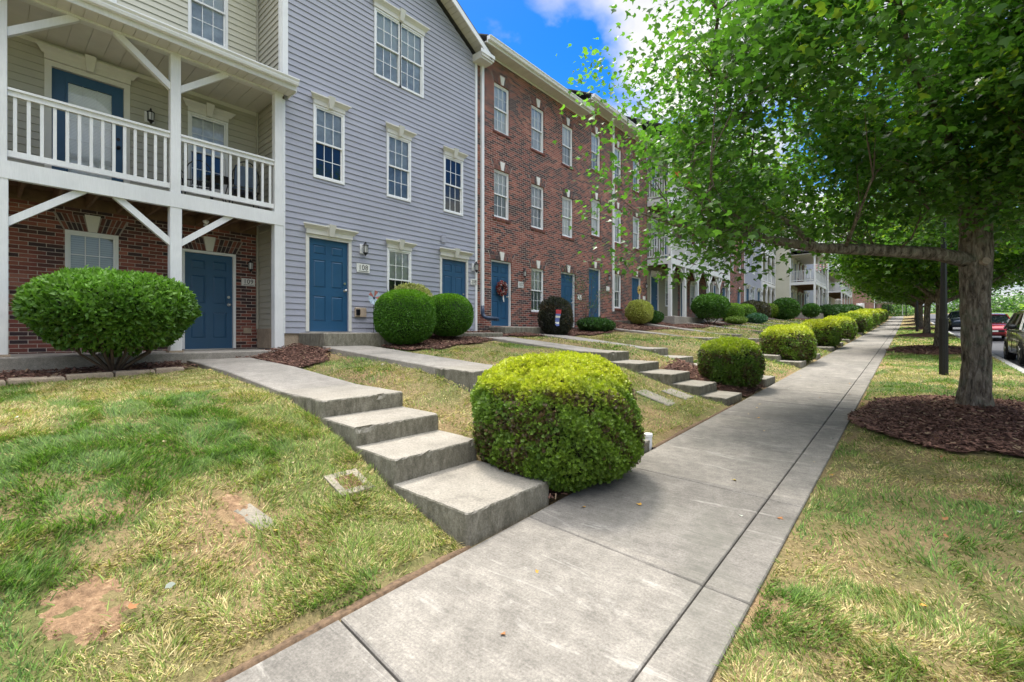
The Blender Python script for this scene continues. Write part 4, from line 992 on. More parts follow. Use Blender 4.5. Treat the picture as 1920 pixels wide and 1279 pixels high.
# ============================================================ houses with projecting balconies
def balcony_house(y0,y1,base,label,eave,split,wall='olive_siding',wall2='brick',X=FX,depth=1.13,npost=4,posts=None,levels=(2.78,5.68),side=True,roofed=False,gable=False):
    p=thing('townhouse',(X,(y0+y1)/2,base),label,'house','townhouses of the row')
    ds=[y0+.4,split-.0+.4] if split<y1-1.6 else [y0+.4]
    ops=[(y,y+.92,base+.02,base+2.05,'d') for y in ds]; 
    gws=[y0+2.2]+([split+1.9] if split<y1-3 else [])
    ops+=[(y,y+.72,base+.6,base+2.05,'w') for y in gws]
    for lv in levels[:2]:
        n=int((y1-y0-.6)/1.6)
        for i in range(n):
            y=y0+.5+i*1.62; ops.append((y,y+.72,base+lv+.75,base+lv+2.2,'w') if i!=1 else (y,y+.9,base+lv+.08,base+lv+2.1,'d'))
    eave=eave
    for (a,c,mt) in ((y0,split,wall),(split,y1,wall2)):
        if c-a<.2: continue
        oo=[o[:4] for o in ops if a<=o[0] and o[1]<=c]; b=MB()
        if mt=='brick': flat_wall(b,X,a,c,base-.6,eave,oo,.12); b.build('brick_wall',M['brick'],p)
        else: siding_wall(b,X,a,c,base-.1,eave,oo); b.build('siding_wall',[M[mt],M[mt]],p)
    for a,c,q,t,kd in ops:
        if not ((c<=split) or (a>=split)): continue
        if kd=='w': window(p,X+.006,a,c,q,t,head='crown' if q<base+5 else None,up='curtain',low='dark_room')
        else: door(p,X,a+.03,c-.03,q,t-.03,head='crown' if q<base+1 else None,case=.06)
    b=MB(); b.bbox(X,X+depth+.25,y0,y1,base-.75,base,.02); b.build('porch_slab',M['conc'],p)
    XF=X+depth; posts=posts or [y0+.08+i*(y1-y0-.2)/(npost-1) for i in range(npost)]
    ya,yb=posts[0]-.08,posts[-1]+.08
    for li,lv in enumerate(levels):
        zf=base+lv; zl=base if li==0 else base+levels[li-1]
        for y in posts:
            b=MB(); b.bbox(XF-.09,XF+.07,y-.08,y+.08,zl,zf-.28,.006); b.build('post',M['wood'],p)
        b=MB(); b.box(XF-.08,XF+.08,ya,yb,zf-.28,zf); b.box(X+.02,XF-.081,ya,ya+.05,zf-.28,zf-.002); b.box(X+.02,XF-.081,yb-.05,yb,zf-.28,zf-.002); b.build('beam',M['wood'],p)
        b=MB(); b.box(X+.02,XF-.082,ya+.051,yb-.051,zf-.05,zf-.004); 
        y=ya+.3
        while y<yb-.1: b.box(X+.02,XF-.082,y,y+.045,zf-.24,zf-.051); y+=.41
        b.build('deck',M['joist'],p)
        r=MB()
        r.box(XF-.05,XF+.05,ya,yb,zf+1.0,zf+1.04); r.box(XF-.03,XF+.03,ya,yb,zf+.10,zf+.17); 
        for yy in (ya,yb-.06): r.box(X+.02,XF-.051,yy,yy+.06,zf+1.0,zf+1.04); r.box(X+.02,XF-.051,yy+.01,yy+.05,zf+.10,zf+.17)
        o=r.build('railing',M['wood'],p); q=MB(); y=ya+.1
        while y<yb-.05: q.box(XF-.016,XF+.016,y-.016,y+.016,zf+.171,zf+.999); y+=.125
        for yy in (ya+.03,yb-.03):
            x=X+.12
            while x<XF-.1: q.box(x-.016,x+.016,yy-.015,yy+.015,zf+.171,zf+.999); x+=.125
        q.build('balusters',M['wood'],o)
        for i,y in enumerate(posts):
            for s in (-1,1):
                if 0<=i+s<len(posts):
                    b=MB(); b.bar((XF,y+s*.05,zf-.92),(XF,y+s*.62,zf-.27),.08,.09); b.build('brace',M['wood'],p)
    zt=base+levels[-1]
    if roofed:
        for y in posts:
            b=MB(); b.bbox(XF-.08,XF+.06,y-.07,y+.07,zt,zt+2.35,.006); b.build('post',M['wood'],p)
        b=MB(); b.box(XF-.08,XF+.08,ya,yb,zt+2.35,zt+2.55); b.build('header',M['wood'],p)
        b=MB(); b.hexa([(X,ya-.2,zt+3.0),(XF+.4,ya-.2,zt+2.56),(XF+.4,yb+.2,zt+2.56),(X,yb+.2,zt+3.0),(X,ya-.2,zt+3.06),(XF+.4,ya-.2,zt+2.62),(XF+.4,yb+.2,zt+2.62),(X,yb+.2,zt+3.06)]); ro=b.build('porch_roof',M['shingle'],p)
        b=MB(); soffit_planks(b,X,XF+.38,ya-.18,yb+.18,zt+2.552-.03,.3); b.build('soffit',M['soffit'],ro)
        gutter(p,XF+.40,ya-.2,yb+.2,zt+2.62)
    else:
        for y in posts[:1]+posts[-1:]:
            b=MB(); b.bbox(XF-.08,XF+.06,y-.07,y+.07,zt,eave-.05,.006); b.build('post',M['wood'],p)
    roof_shed(p,X,y0,y1,eave,5.0,.5,.42 if roofed else depth+.4); gutter(p,X+(.443 if roofed else depth+.423),y0,y1,eave+.15)
    body_box(p,X,y0,y1,base-.6,eave,M[wall2] if wall2!='brick' else M[wall],9.8)
    downspout(p,X,y1-.1,base,eave,.09)
    return p
OL=balcony_house(21.45,31.1,2.42,'olive sided townhouse with projecting white timber balconies on two levels',11.1,25.4,posts=[21.53,23.37,25.22,27.05,28.9,30.9])
pC=brick_house(31.2,39.1,2.78,[31.9,33.9,35.7,37.6],[31.45,33.6,37.35],'red brick townhouse beyond the olive balcony house',11.35,ds=[31.35],signs=[(33.1,1.2,None),(35.0,1.25,None),(38.7,1.1,None)],lan=[(33.1,1.7),(35,1.7)])
def sided_house(y0,y1,base,eave,wall,label,X=FX,gable=True):
    p=thing('townhouse',(X,(y0+y1)/2,base),label,'house','townhouses of the row')
    n=3; W=[];
    for i in range(n):
        y=y0+.45+i*(y1-y0-1.6)/(n-1)
        for f in (3.35,6.2): W.append((y,y+.72,base+f,base+f+1.55))
    W.append((y0+2.3,y0+3.02,base+.55,base+2.08)); D=[(y0+.5,y0+1.4,base+.01,base+2.04),(y1-1.5,y1-.6,base+.01,base+2.04)]
    b=MB(); siding_wall(b,X,y0,y1,base-.03,eave,W+D); b.build('siding_wall',[M[wall],M[wall]],p)
    for a,c,q,t in W: window(p,X+.006,a,c,q,t,head='crown',up='curtain',low='mid_room')
    for a,c,q,t in D: door(p,X,a,c,q,t,head='crown'); lantern(p,X+.012,c+.3,base+1.9); number_sign(p,X+.017,c+.3,base+1.5,None,.3,.2)
    b=MB(); b.box(X-.02,X+.03,y0-.01,y0+.09,base,eave); b.build('corner_trim',M['white'],p)
    b=MB(); b.box(X-.02,X+.03,y1-.09,y1+.01,base,eave); b.build('corner_trim',M['white'],p)
    roof_shed(p,X,y0,y1,eave,5,.5,.4); body_box(p,X,y0,y1,base-.6,eave,M[wall],9.8)
    b=MB(); b.bbox(X,X+1.0,y0+.2,y1-.2,base-.5,base-.02,.02); b.build('stoop',M['step'],p)
    return p
sided_house(39.12,44.7,3.13,11.6,'blue_siding','second blue-grey sided townhouse, beyond the far brick one')
balcony_house(44.72,50.0,3.35,'white sided townhouse with solid white balconies over arched braces',12.0,50.0,wall='white_siding',wall2='white_siding',X=-10.85,npost=4,roofed=True)
# the row steps forward here
cp=balcony_house(50.05,57.5,3.5,'pale yellow townhouse standing forward of the row, white balcony on its side',12.4,53.7,wall='yellow_siding',wall2='brick',X=-8.45,depth=1.95,npost=4,levels=(2.9,),roofed=True)
b=MB(); siding_wall(b,50.04,-18,-8.45,3.2,12.4,[],axis='x',sgn=-1); b.build('siding_wall',[M['yellow_siding'],M['yellow_siding']],cp)
b=MB(); b.box(-8.49,-8.40,50.0,50.05,3.3,12.4); b.build('corner_trim',M['white'],cp)
sided_house(57.55,66,3.8,12.7,'blue_siding','third blue-grey sided townhouse, left of the far flagpole',X=-8.45)
pf=brick_house(66.05,77,4.2,[67,69.4,71.8,74.2],[67.5,72.5],'narrow looking far brick townhouse behind the flag',12.9,ds=[76.8])
balcony_house(77.05,92,4.6,'last townhouse of the row with a white balcony, before the brick gable end',13.1,84,wall='white_siding',wall2='white_siding',X=-9.2,depth=2.3,npost=5,levels=(2.9,),roofed=True)
def end_house():
    Y=96.0; p=thing('brick_house',(-12,Y,4.6),'long pale brick gable-end house facing the camera at the far end','house')
    x0,x1=-24,-4.15; zb,ze=4.0,9.3; xm=(x0+x1)/2; b=MB()
    ops=[(-9.6,-8.7,5.6,7.3)]
    # wall in XZ plane
    xs=[x0,-9.6,-8.7,x1]; zs=[zb,5.6,7.3,ze]
    for a,c in zip(xs[:-1],xs[1:]):
        for q,r in zip(zs[:-1],zs[1:]):
            if (a,q)==(-9.6,5.6): continue
            b.quad((a,Y,q),(c,Y,q),(c,Y,r),(a,Y,r))
    b.poly([(x0,Y,ze),(x1,Y,ze),(xm,Y,ze+4.6)]); b.build('brick_wall',M['brick_end'],p)
    for wx,wz in ((-9.6,5.6),(-9.6,8.9)):
        f=MB(); 
        f.box(wx-.08,wx,Y-.06,Y+.05,wz-.08,wz+1.78); f.box(wx+.9,wx+.98,Y-.06,Y+.05,wz-.08,wz+1.78); f.box(wx,wx+.9,Y-.06,Y+.05,wz+1.7,wz+1.78); f.box(wx,wx+.9,Y-.06,Y+.05,wz-.08,wz); f.box(wx,wx+.9,Y-.05,Y+.04,wz+.82,wz+.88); f.box(wx+.43,wx+.47,Y-.045,Y+.035,wz,wz+1.7); f.box(wx+.25,wx+.65,Y-.07,Y,wz+1.79,wz+2.1)
        o=f.build('window',M['white'],p); g=MB(); g.quad((wx,Y-.02,wz),(wx+.9,Y-.02,wz),(wx+.9,Y-.02,wz+1.7),(wx,Y-.02,wz+1.7)); g.build('glass',M['glass'],o)
        g=MB(); g.quad((wx,Y+.06 if wz<6 else Y-.01,wz),(wx+.9,Y+.06 if wz<6 else Y-.01,wz),(wx+.9,Y+.06 if wz<6 else Y-.01,wz+1.7),(wx,Y+.06 if wz<6 else Y-.01,wz+1.7)); g.build('blinds_or_room',M['blind'],o)
    b=MB(); b.bbox(-6.6,-5.5,Y-.25,Y,5.0,6.6,.05); b.sph((-6.05,Y-.3,6.2),.35,12,0,(1,.5,1)); b.build('meter_box',M['white'],p)
    b=MB(); b.box(x0,x1,Y-.12,Y,5.0,5.12); b.build('brick_band',M['stone'],p)
    b=MB(); b.box(x1-.12,x1,Y-.1,Y,4.3,ze); b.build('downspout',M['white'],p)
    r=MB(); 
    for s in (-1,1):
        xe=xm+s*((x1-x0)/2+.5); zz=ze-.23
        r.hexa([(xe,Y-.5,zz),(xe,Y+30,zz),(xm,Y+30,ze+4.6),(xm,Y-.5,ze+4.6),(xe,Y-.5,zz+.2),(xe,Y+30,zz+.2),(xm,Y+30,ze+4.8),(xm,Y-.5,ze+4.8)])
    r.build('roof',M['shingle'],p)
    b=MB(); b.quad((x1,Y,zb),(x1,Y+29,zb),(x1,Y+29,ze),(x1,Y,ze)); b.quad((x0,Y,zb),(x0,Y,ze),(x0,Y+29,ze),(x0,Y+29,zb)); b.build('wall_sides',M['brick'],p)
    b=MB(); b.box(x1,x1+3.6,Y+.5,Y+6,6.6,6.75); b.box(x1+3.4,x1+3.5,Y+.5,Y+.6,4.5,6.6); b.build('side_awning',M['white'],p)
end_house()

# ============================================================ shrubs
def shrub(name,c,r,label,cat,group,n,leaf,pal,top=None,tpl='leaf',sq=2.6,stems=0,core=(.02,.03,.012),brown=0.0,seed=0,zmin=None,rough=.06,stick=.0,vase=False,corek=.86):
    """clipped shrub: superellipsoid shell of leaves. c = centre of the base, r=(rx,ry,h)"""
    g=np.random.default_rng(seed+11); t=thing(name,c,label,cat,group)
    rx,ry,h=r; d=rdir(n,g)
    def surf(d):
        a=np.abs(d); k=(a[:,0]**sq+a[:,1]**sq+a[:,2]**sq)**(-1/sq); return d*k[:,None]
    S=surf(d)
    lump=1+rough*2*(fbm(S[:,0]*2.2+seed,S[:,1]*2.2+S[:,2]*2.1,seed,3)-.5)
    depth=1-g.random(n)**2*.16
    X=S*(lump*depth)[:,None]
    zc=h*.5; n0=n
    P=np.stack([X[:,0]*rx,X[:,1]*ry,zc+X[:,2]*h*.5],-1)
    if vase:
        keep=(g.random(n)<np.clip(.25+(P[:,2]/h-.22)*2.6,.12,1)); P=P[keep]; S=S[keep]; n=len(P)
    if vase:   # narrow toward the ground
        f=np.clip((P[:,2]/h),0,1); k=.45+.55*np.clip((f-.1)/.5,0,1)**.7; P[:,0]*=k; P[:,1]*=k; P[:,2]+=np.clip(.26-f,0,.3)*h*(.5+.9*g.random(n))
    Nn=unit(np.stack([S[:,0]/rx,S[:,1]/ry,S[:,2]/(h*.5)],-1))
    tang=unit(rdir(n,g)+np.array([0,0,.2])); V=unit(tang*.8+Nn*(.55+stick))
    nr=unit(Nn+rdir(n,g)*.55)
    f=np.clip(P[:,2]/h,0,1)[:,None]; q=g.random((n,1)); m=vn(P[:,0]*5/max(rx,.4)+seed,P[:,1]*5/max(rx,.4)+P[:,2]*5,seed+3)[:,None]
    A,B=[np.array(x) for x in pal]
    C=A+(B-A)*np.clip(q*.6+m*.6-.05,0,1)
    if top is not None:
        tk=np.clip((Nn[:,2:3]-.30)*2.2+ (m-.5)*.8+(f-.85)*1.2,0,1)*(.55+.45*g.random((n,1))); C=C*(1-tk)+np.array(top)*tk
    if brown>0:
        bk=(fbm(P[:,0]*3.2+seed*3,P[:,2]*4+P[:,1]*3,seed+9,3)[:,None]>(.62-brown))*(Nn[:,2:3]<.55)*(g.random((n,1))<.55); C=np.where(bk>0,np.array([.085,.055,.022])*(.6+.8*q),C)
    C=C*(.8+.4*g.random((n,1)))
    sz=leaf*g.uniform(.7,1.35,n)
    if n0>3000:
        hole=(fbm(P[:,0]*3.4/max(rx,.5)+seed*5,P[:,2]*3.6+P[:,1]*3.1,seed+21,3)>.60)&(g.random(n)<(.55 if tpl=='spray' else .35))&(Nn[:,2]<.75); kk=~hole
        P,V,nr,C,sz,S,Nn=P[kk],V[kk],nr[kk],C[kk],sz[kk],S[kk],Nn[kk]; n=len(P)
        ns_=70 if n0>15000 else 30; ii=g.integers(0,n,ns_); ii=ii[Nn[ii][:,2]>-.3]; m5=5; base_=P[ii]; dr=unit(Nn[ii]*.8+np.array([0,0,.55])+g.normal(0,.25,(len(ii),3)))
        L5=g.uniform(.3,1.0,(len(ii),1))*min(.10,leaf*2.3)
        sh=[base_+dr*L5*(j/m5) for j in range(1,m5+1)]; P=np.concatenate([P]+sh); V=np.concatenate([V]+[unit(dr+g.normal(0,.5,dr.shape)) for _ in range(m5)]); nr=np.concatenate([nr]+[rdir(len(ii),g) for _ in range(m5)]); C=np.concatenate([C]+[C[ii]*1.15]*m5); sz=np.concatenate([sz]+[sz[ii]*.8]*m5)
    W=P+np.array(c)
    scatter('foliage',W,V,nr,sz,C,M['bushleaf'],tpl,parent=t,width=sz*(1.0 if tpl!='spray' else 1.15))
    # dark solid core added behind the leaf shell: blocks the view, darkens the gaps
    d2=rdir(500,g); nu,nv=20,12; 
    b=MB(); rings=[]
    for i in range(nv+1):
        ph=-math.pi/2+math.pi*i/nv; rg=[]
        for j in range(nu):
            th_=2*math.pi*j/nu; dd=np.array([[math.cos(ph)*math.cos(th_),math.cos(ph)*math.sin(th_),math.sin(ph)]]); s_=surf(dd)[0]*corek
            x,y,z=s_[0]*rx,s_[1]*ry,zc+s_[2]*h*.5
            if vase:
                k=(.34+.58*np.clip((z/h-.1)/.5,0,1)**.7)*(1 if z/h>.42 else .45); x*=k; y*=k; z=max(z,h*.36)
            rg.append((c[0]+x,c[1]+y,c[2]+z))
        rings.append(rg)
    b.loft(rings); m_=CORE.setdefault(core,plain('shrub_interior',core,.9,.6,14)); b.build('inner_core',m_,t)
    if stems:
        b=MB()
        for i in range(stems):
            a=2*math.pi*i/stems+g.uniform(-.3,.3); rr=g.uniform(.35,.8); p0=Vector(c)+Vector((math.cos(a)*.05,math.sin(a)*.05,-.05)); p2=Vector(c)+Vector((math.cos(a)*rx*rr,math.sin(a)*ry*rr,h*.55)); p1=(p0+p2)/2+Vector((math.cos(a)*.05,math.sin(a)*.05,-.10*h))
            b.tube([p0,p1,p2],[.022,.017,.008],6)
            for k_ in range(2):
                e=p1+(p2-p1)*g.uniform(.1,.6)+Vector((0,0,0)); b.tube([p1,e+Vector((g.uniform(-.15,.15),g.uniform(-.15,.15),.1)),e+Vector((g.uniform(-.25,.25),g.uniform(-.25,.25),.25))],[.012,.008,.004],5)
        b.build('stems',M['twig'],t)
    return t
CORE={}
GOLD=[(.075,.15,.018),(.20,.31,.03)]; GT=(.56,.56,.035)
HG='golden clipped bushes along the sidewalk'
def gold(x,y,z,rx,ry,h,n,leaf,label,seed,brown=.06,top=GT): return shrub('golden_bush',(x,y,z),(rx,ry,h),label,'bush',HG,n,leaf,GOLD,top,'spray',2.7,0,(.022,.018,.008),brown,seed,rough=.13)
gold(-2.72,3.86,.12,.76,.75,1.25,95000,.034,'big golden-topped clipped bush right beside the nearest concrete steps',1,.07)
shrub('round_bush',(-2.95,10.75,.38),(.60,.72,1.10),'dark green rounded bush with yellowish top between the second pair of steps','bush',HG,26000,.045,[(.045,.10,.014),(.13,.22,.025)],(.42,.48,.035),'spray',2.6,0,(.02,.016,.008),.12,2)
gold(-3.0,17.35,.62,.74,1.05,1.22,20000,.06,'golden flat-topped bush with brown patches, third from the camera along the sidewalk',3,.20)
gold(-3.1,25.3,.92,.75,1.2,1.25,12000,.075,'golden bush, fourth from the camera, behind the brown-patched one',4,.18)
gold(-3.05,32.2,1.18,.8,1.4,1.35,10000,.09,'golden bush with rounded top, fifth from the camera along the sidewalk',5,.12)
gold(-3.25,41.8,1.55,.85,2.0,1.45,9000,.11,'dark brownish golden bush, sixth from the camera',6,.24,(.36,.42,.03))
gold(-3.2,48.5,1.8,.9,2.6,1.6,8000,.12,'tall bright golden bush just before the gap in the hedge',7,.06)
for i,y in enumerate((60,67,75,84)):
    gold(-3.3,y,float(sw(y))+.05,1.0,3.2,1.7,6000,.16,['nearest bush of the far low hedge by the sidewalk','second bush of the far low hedge','third bush of the far low hedge','last bush of the far low hedge'][i],8+i,.12)
BG='bushes in front of the townhouses'
shrub('shrub',(-8.75,1.28,1.10),(.92,.92,1.33),'large vase-shaped green shrub with bare stems at its foot, in front of the brick window','bush',BG,30000,.072,[(.045,.115,.012),(.12,.25,.03)],(.20,.38,.05),'leaf',2.8,13,(.012,.018,.008),0,21,rough=.14,vase=True,stick=.25,corek=.80)
RG=[(.05,.14,.010),(.10,.25,.022)]
shrub('round_bush',(-8.48,6.20,1.38),(.60,.64,1.18),'bigger of the two smooth bright green ball bushes by door 108','bush',BG,42000,.030,RG,(.17,.36,.010),'leaf',2.5,0,(.012,.03,.006),0,22,rough=.04,stick=.4)
shrub('round_bush',(-8.75,7.72,1.54),(.54,.60,1.05),'smaller smooth green ball bush under door 208','bush',BG,32000,.030,RG,(.17,.36,.010),'leaf',2.4,0,(.012,.03,.006),0,23,rough=.04,stick=.4)
shrub('variegated_bush',(-9.28,7.0,1.5),(.36,.62,1.30),'cream and green variegated shrub peeking over the ball bushes','bush',BG,9000,.06,[(.30,.33,.08),(.52,.50,.20)],None,'leaf',2.2,0,(.05,.07,.02),0,24,stick=.3,rough=.1)
shrub('dark_shrub',(-8.75,12.35,1.50),(.50,.62,1.28),'dark purple-green shrub below the brick house window','bush',BG,12000,.05,[(.022,.030,.018),(.055,.055,.032)],None,'leaf',2.2,5,(.012,.012,.009),.1,25,stick=.35,rough=.12)
shrub('low_shrub',(-8.9,15.2,1.66),(.55,1.0,.50),'low dark green ground shrub at the foot of the brick wall','bush',BG,9000,.06,[(.025,.075,.018),(.07,.16,.03)],None,'leaf',2.0,0,(.012,.02,.01),0,26,stick=.3,rough=.2)
shrub('variegated_bush',(-8.85,18.75,2.05),(.48,.75,.95),'yellow-leaved mounded shrub left of the olive porch','bush',BG,10000,.07,[(.28,.30,.05),(.50,.50,.14)],None,'leaf',2.2,3,(.06,.06,.02),.0,27,stick=.3,rough=.12)
shrub('low_shrub',(-8.6,19.75,2.08),(.35,.55,.50),'small dark green mound beside the yellow-leaved shrub','bush',BG,4000,.06,[(.02,.07,.012),(.06,.15,.02)],None,'leaf',2.0,0,(.012,.02,.01),0,28)
shrub('shrub',(-7.75,24.7,2.05),(.85,1.2,1.55),'broad round green shrub in front of the olive house posts','bush',BG,16000,.09,[(.035,.10,.012),(.09,.21,.025)],(.12,.26,.03),'leaf',2.2,6,(.01,.02,.006),0,29,rough=.12,vase=True)
shrub('round_bush',(-7.9,29.3,2.25),(.55,.7,1.1),'left one of the two bright ball bushes beyond the broad round shrub','bush',BG,7000,.07,[(.08,.18,.012),(.16,.30,.025)],(.24,.40,.03),'leaf',2.6,0,(.03,.05,.008),0,30)
shrub('round_bush',(-7.8,31.6,2.33),(.55,.75,1.08),'right one of the two bright ball bushes beyond the broad round shrub','bush',BG,7000,.07,[(.08,.18,.012),(.16,.30,.025)],(.24,.40,.03),'leaf',2.6,0,(.03,.05,.008),0,31)
shrub('dark_shrub',(-8.0,34.8,2.45),(.9,1.6,1.35),'wide dark reddish-green shrub before the second blue house','bush',BG,10000,.10,[(.03,.035,.02),(.09,.08,.035)],None,'leaf',2.3,3,(.015,.013,.01),.1,32,rough=.12)
shrub('low_shrub',(-7.2,27.4,2.15),(.5,.9,.35),'low yellow-green edging shrub beside the ball bushes','bush',BG,3000,.08,[(.12,.20,.03),(.25,.34,.06)],None,'leaf',2.0,0,(.03,.05,.01),0,33)
shrub('low_shrub',(-7.0,31.0,2.25),(.5,.9,.5),'low blue-green hosta clump in the lawn beyond the ball bushes','bush',BG,2500,.12,[(.04,.12,.06),(.10,.22,.12)],None,'leaf',2.0,0,(.02,.03,.015),0,34)
shrub('round_bush',(-8.3,41.0,2.9),(.7,1.0,1.0),'yellow-green ball bush before the white house','bush',BG,4000,.11,[(.10,.19,.015),(.22,.32,.03)],None,'leaf',2.4,0,(.03,.05,.008),0,35)
shrub('shrub',(-7.4,41.9,2.75),(.9,1.3,1.6),'tall broad dark green shrub before the pale yellow house','bush',BG,10000,.13,[(.03,.09,.012),(.08,.19,.025)],None,'leaf',2.4,0,(.01,.02,.006),0,36,rough=.1)
shrub('topiary',(-6.1,45.0,2.75),(.6,.8,1.25),'little mushroom-shaped tree left of the flagpole','bush',BG,6000,.15,[(.03,.09,.015),(.08,.18,.03)],None,'leaf',2.2,5,(.01,.02,.006),0,37,vase=True)
for i,(y,rx,h) in enumerate(((56,.9,1.0),(64,1.0,1.1),(74,1.0,1.2),(84,.9,1.0))):
    shrub('shrub',(-6.2+i*.1,y,float(gz(-6.2,y))),(rx,2.2,h+.3),['leftmost of the four far shrubs right of the flagpole','second of the four far shrubs right of the flagpole','third of the four far shrubs right of the flagpole','rightmost of the four far shrubs, before the brick end wall'][i],'bush','far shrubs right of the flagpole',4500,.2,[(.03,.085,.018),(.08,.17,.04)],None,'leaf',2.3,0,(.01,.02,.006),0,38+i,rough=.12)

# ============================================================ trees
def leaf_cluster(g,centres,n_each,spread,flat=.45):
    k=len(centres); P=np.repeat(centres,n_each,axis=0)+g.normal(0,1,(k*n_each,3))*np.array([spread,spread,spread*flat]); return P
def tree(name,base,trunk,limbs,crown,nclus,nleaf,leaf,pal,label,cat,group,seed=0,detail=False,spread=.34,trim=None,twigs=True,gap=.38,extra=None,young=.08):
    """crown: list of (centre xyz, radii xyz, weight); limbs: list of (points, r0, r1)"""
    g=np.random.default_rng(seed); t=thing(name,base,label,cat,group)
    # trunk
    b=MB(); ns=72 if detail else 12; pts=[Vector(p) for p,_ in trunk]; rad=[r for _,r in trunk]
    if detail:
        # resample finely and add bark ridges and root flare
        P=[];Rr=[]
        for i in range(len(pts)-1):
            m_=max(2,int((pts[i+1]-pts[i]).length/.045))
            for k in range(m_): f=k/m_; P.append(pts[i].lerp(pts[i+1],f)); Rr.append(rad[i]+(rad[i+1]-rad[i])*f)
        P.append(pts[-1]); Rr.append(rad[-1]); rings=[]
        for p,r_ in zip(P,Rr):
            rg=[]
            for j in range(ns):
                a=2*math.pi*j/ns; q=float(fbm(np.array([math.cos(a)*3.2+p.z*.9]),np.array([math.sin(a)*3.2+p.z*.9+3]),seed,3)[0]); q2=1-2*abs(float(fbm(np.array([a*5.0+math.sin(p.z*3)*.5]),np.array([p.z*2.3]),seed+4,2)[0])-.5)*2.2; hh=p.z-base[2]
                fl=1+.28*math.exp(-hh/.16)*(.6+.8*float(vn(np.array([math.cos(a)*1.7+9]),np.array([math.sin(a)*1.7]),3)[0]))
                rr=r_*fl*(1+.24*(q-.5)+.10*(q2-.5)); rg.append((p.x+rr*math.cos(a),p.y+rr*math.sin(a),p.z))
            rings.append(rg)
        b.loft(rings)
    else:
        b.tube(pts,rad,ns)
    for lp,r0,r1 in limbs:
        n_=len(lp); b.tube(lp,[r0+(r1-r0)*(i/(n_-1)) for i in range(n_)],12 if detail else 6)
    tr=b.build('trunk',M['bark'],t,smooth=True)
    if detail:   # pruned limb scar
        b=MB(); c=Vector(extra['scar']); d_=Vector(extra['dir']).normalized(); b.tube([c,c+d_*.05],[.062,.05],12); b.build('pruning_scar',M['scar'],tr)
    # skeleton sample points
    sk=[]
    for lp,r0,r1 in limbs:
        for i in range(len(lp)-1):
            for f in (0,.33,.66): sk.append(Vector(lp[i]).lerp(Vector(lp[i+1]),f))
        sk.append(Vector(lp[-1]))
    for p in pts[len(pts)//2:]: sk.append(p)
    SK=np.array([list(p) for p in sk])
    # cluster centres
    cen=[]; wt=np.array([c[2] for c in crown],float); wt/=wt.sum()
    while len(cen)<nclus:
        c=crown[g.choice(len(crown),p=wt)]; d=rdir(1,g)[0]; r=g.random()**(1/3.2); q=np.array(c[0])+d*r*np.array(c[1])
        if gap and float(fbm(np.array([q[0]*.55+q[2]*.3]),np.array([q[1]*.55-q[2]*.5]),seed+5,3)[0])<gap: continue
        if trim and not trim(q): continue
        cen.append(q)
    cen=np.array(cen)
    if detail:
        hb=MB()
        for q in cen[g.choice(len(cen),90,replace=False)]:
            d=np.linalg.norm(SK-q,axis=1); i_=d.argmin(); s_=SK[i_]; L_=float(d[i_])
            if L_<.5 or L_>3.2: continue
            e=q+g.normal(0,.1,3); m1=s_+(e-s_)*.35+g.normal(0,.10,3)*L_*.5; m2=s_+(e-s_)*.7+g.normal(0,.10,3)*L_*.5+np.array([0,0,.06*L_]); r0=.006+.011*L_
            hb.tube([tuple(s_),tuple(m1),tuple(m2),tuple(e)],[r0,r0*.75,r0*.5,r0*.25],6,cap=False)
            SK=np.concatenate([SK,[m1,(m1+m2)/2,m2,(m2+e)/2,e]])
    if twigs:
        b=hb if detail else MB()
        for q in cen[:int(len(cen)*1.0)]:
            d=np.linalg.norm(SK-q,axis=1)*(.75+.5*g.random(len(SK)))+np.maximum(SK[:,2]-q[2],0)*1.2; s=SK[d.argmin()]
            if detail and (np.linalg.norm(q-s)>1.1 or (g.random()<.3 and q[0]>-1.0)): continue
            m_=(s+q)/2+np.array([g.uniform(-.15,.15),g.uniform(-.15,.15),g.uniform(0,.25)]); L=float(np.linalg.norm(q-s)); r0=.004+.0045*L
            b.tube([tuple(s),tuple(m_),tuple(q)],[r0,r0*.6,.003],4 if not detail else 5,cap=False)
        b.build('twigs',M['twig'],t)
    n=nclus*nleaf; P=leaf_cluster(g,cen,nleaf,spread)
    out=unit(P-np.array(crown[0][0])); hv=g.normal(0,1,(n,3))*.7+out*.5; hv[:,2]=-.35+g.normal(0,.35,n); V=unit(hv)
    Nn=unit(np.array([0,0,1.])+g.normal(0,.55,(n,3))); sz=leaf*g.uniform(.65,1.3,n)
    A,B=[np.array(x) for x in pal]; q=g.random((n,1)); cl=np.repeat(g.random((nclus,1)),nleaf,axis=0); C=A+(B-A)*np.clip(q*.75+cl*.6-.15,0,1.15)
    yk=(np.repeat(g.random(nclus),nleaf)<young)&(g.random(n)<.6); C[yk]=np.array([.24,.33,.035])*(.7+.5*q[yk])
    C=C*(.82+.36*g.random((n,1)))
    scatter('crown',P,V,Nn,sz,C,M['leaf'],'maple',parent=t)
    return t
M['scar']=plain('pruned_wood',(.30,.24,.18),.9,.25,30,obj=True)
TB=(.72,9.3,.50)
RT=random.Random(12)
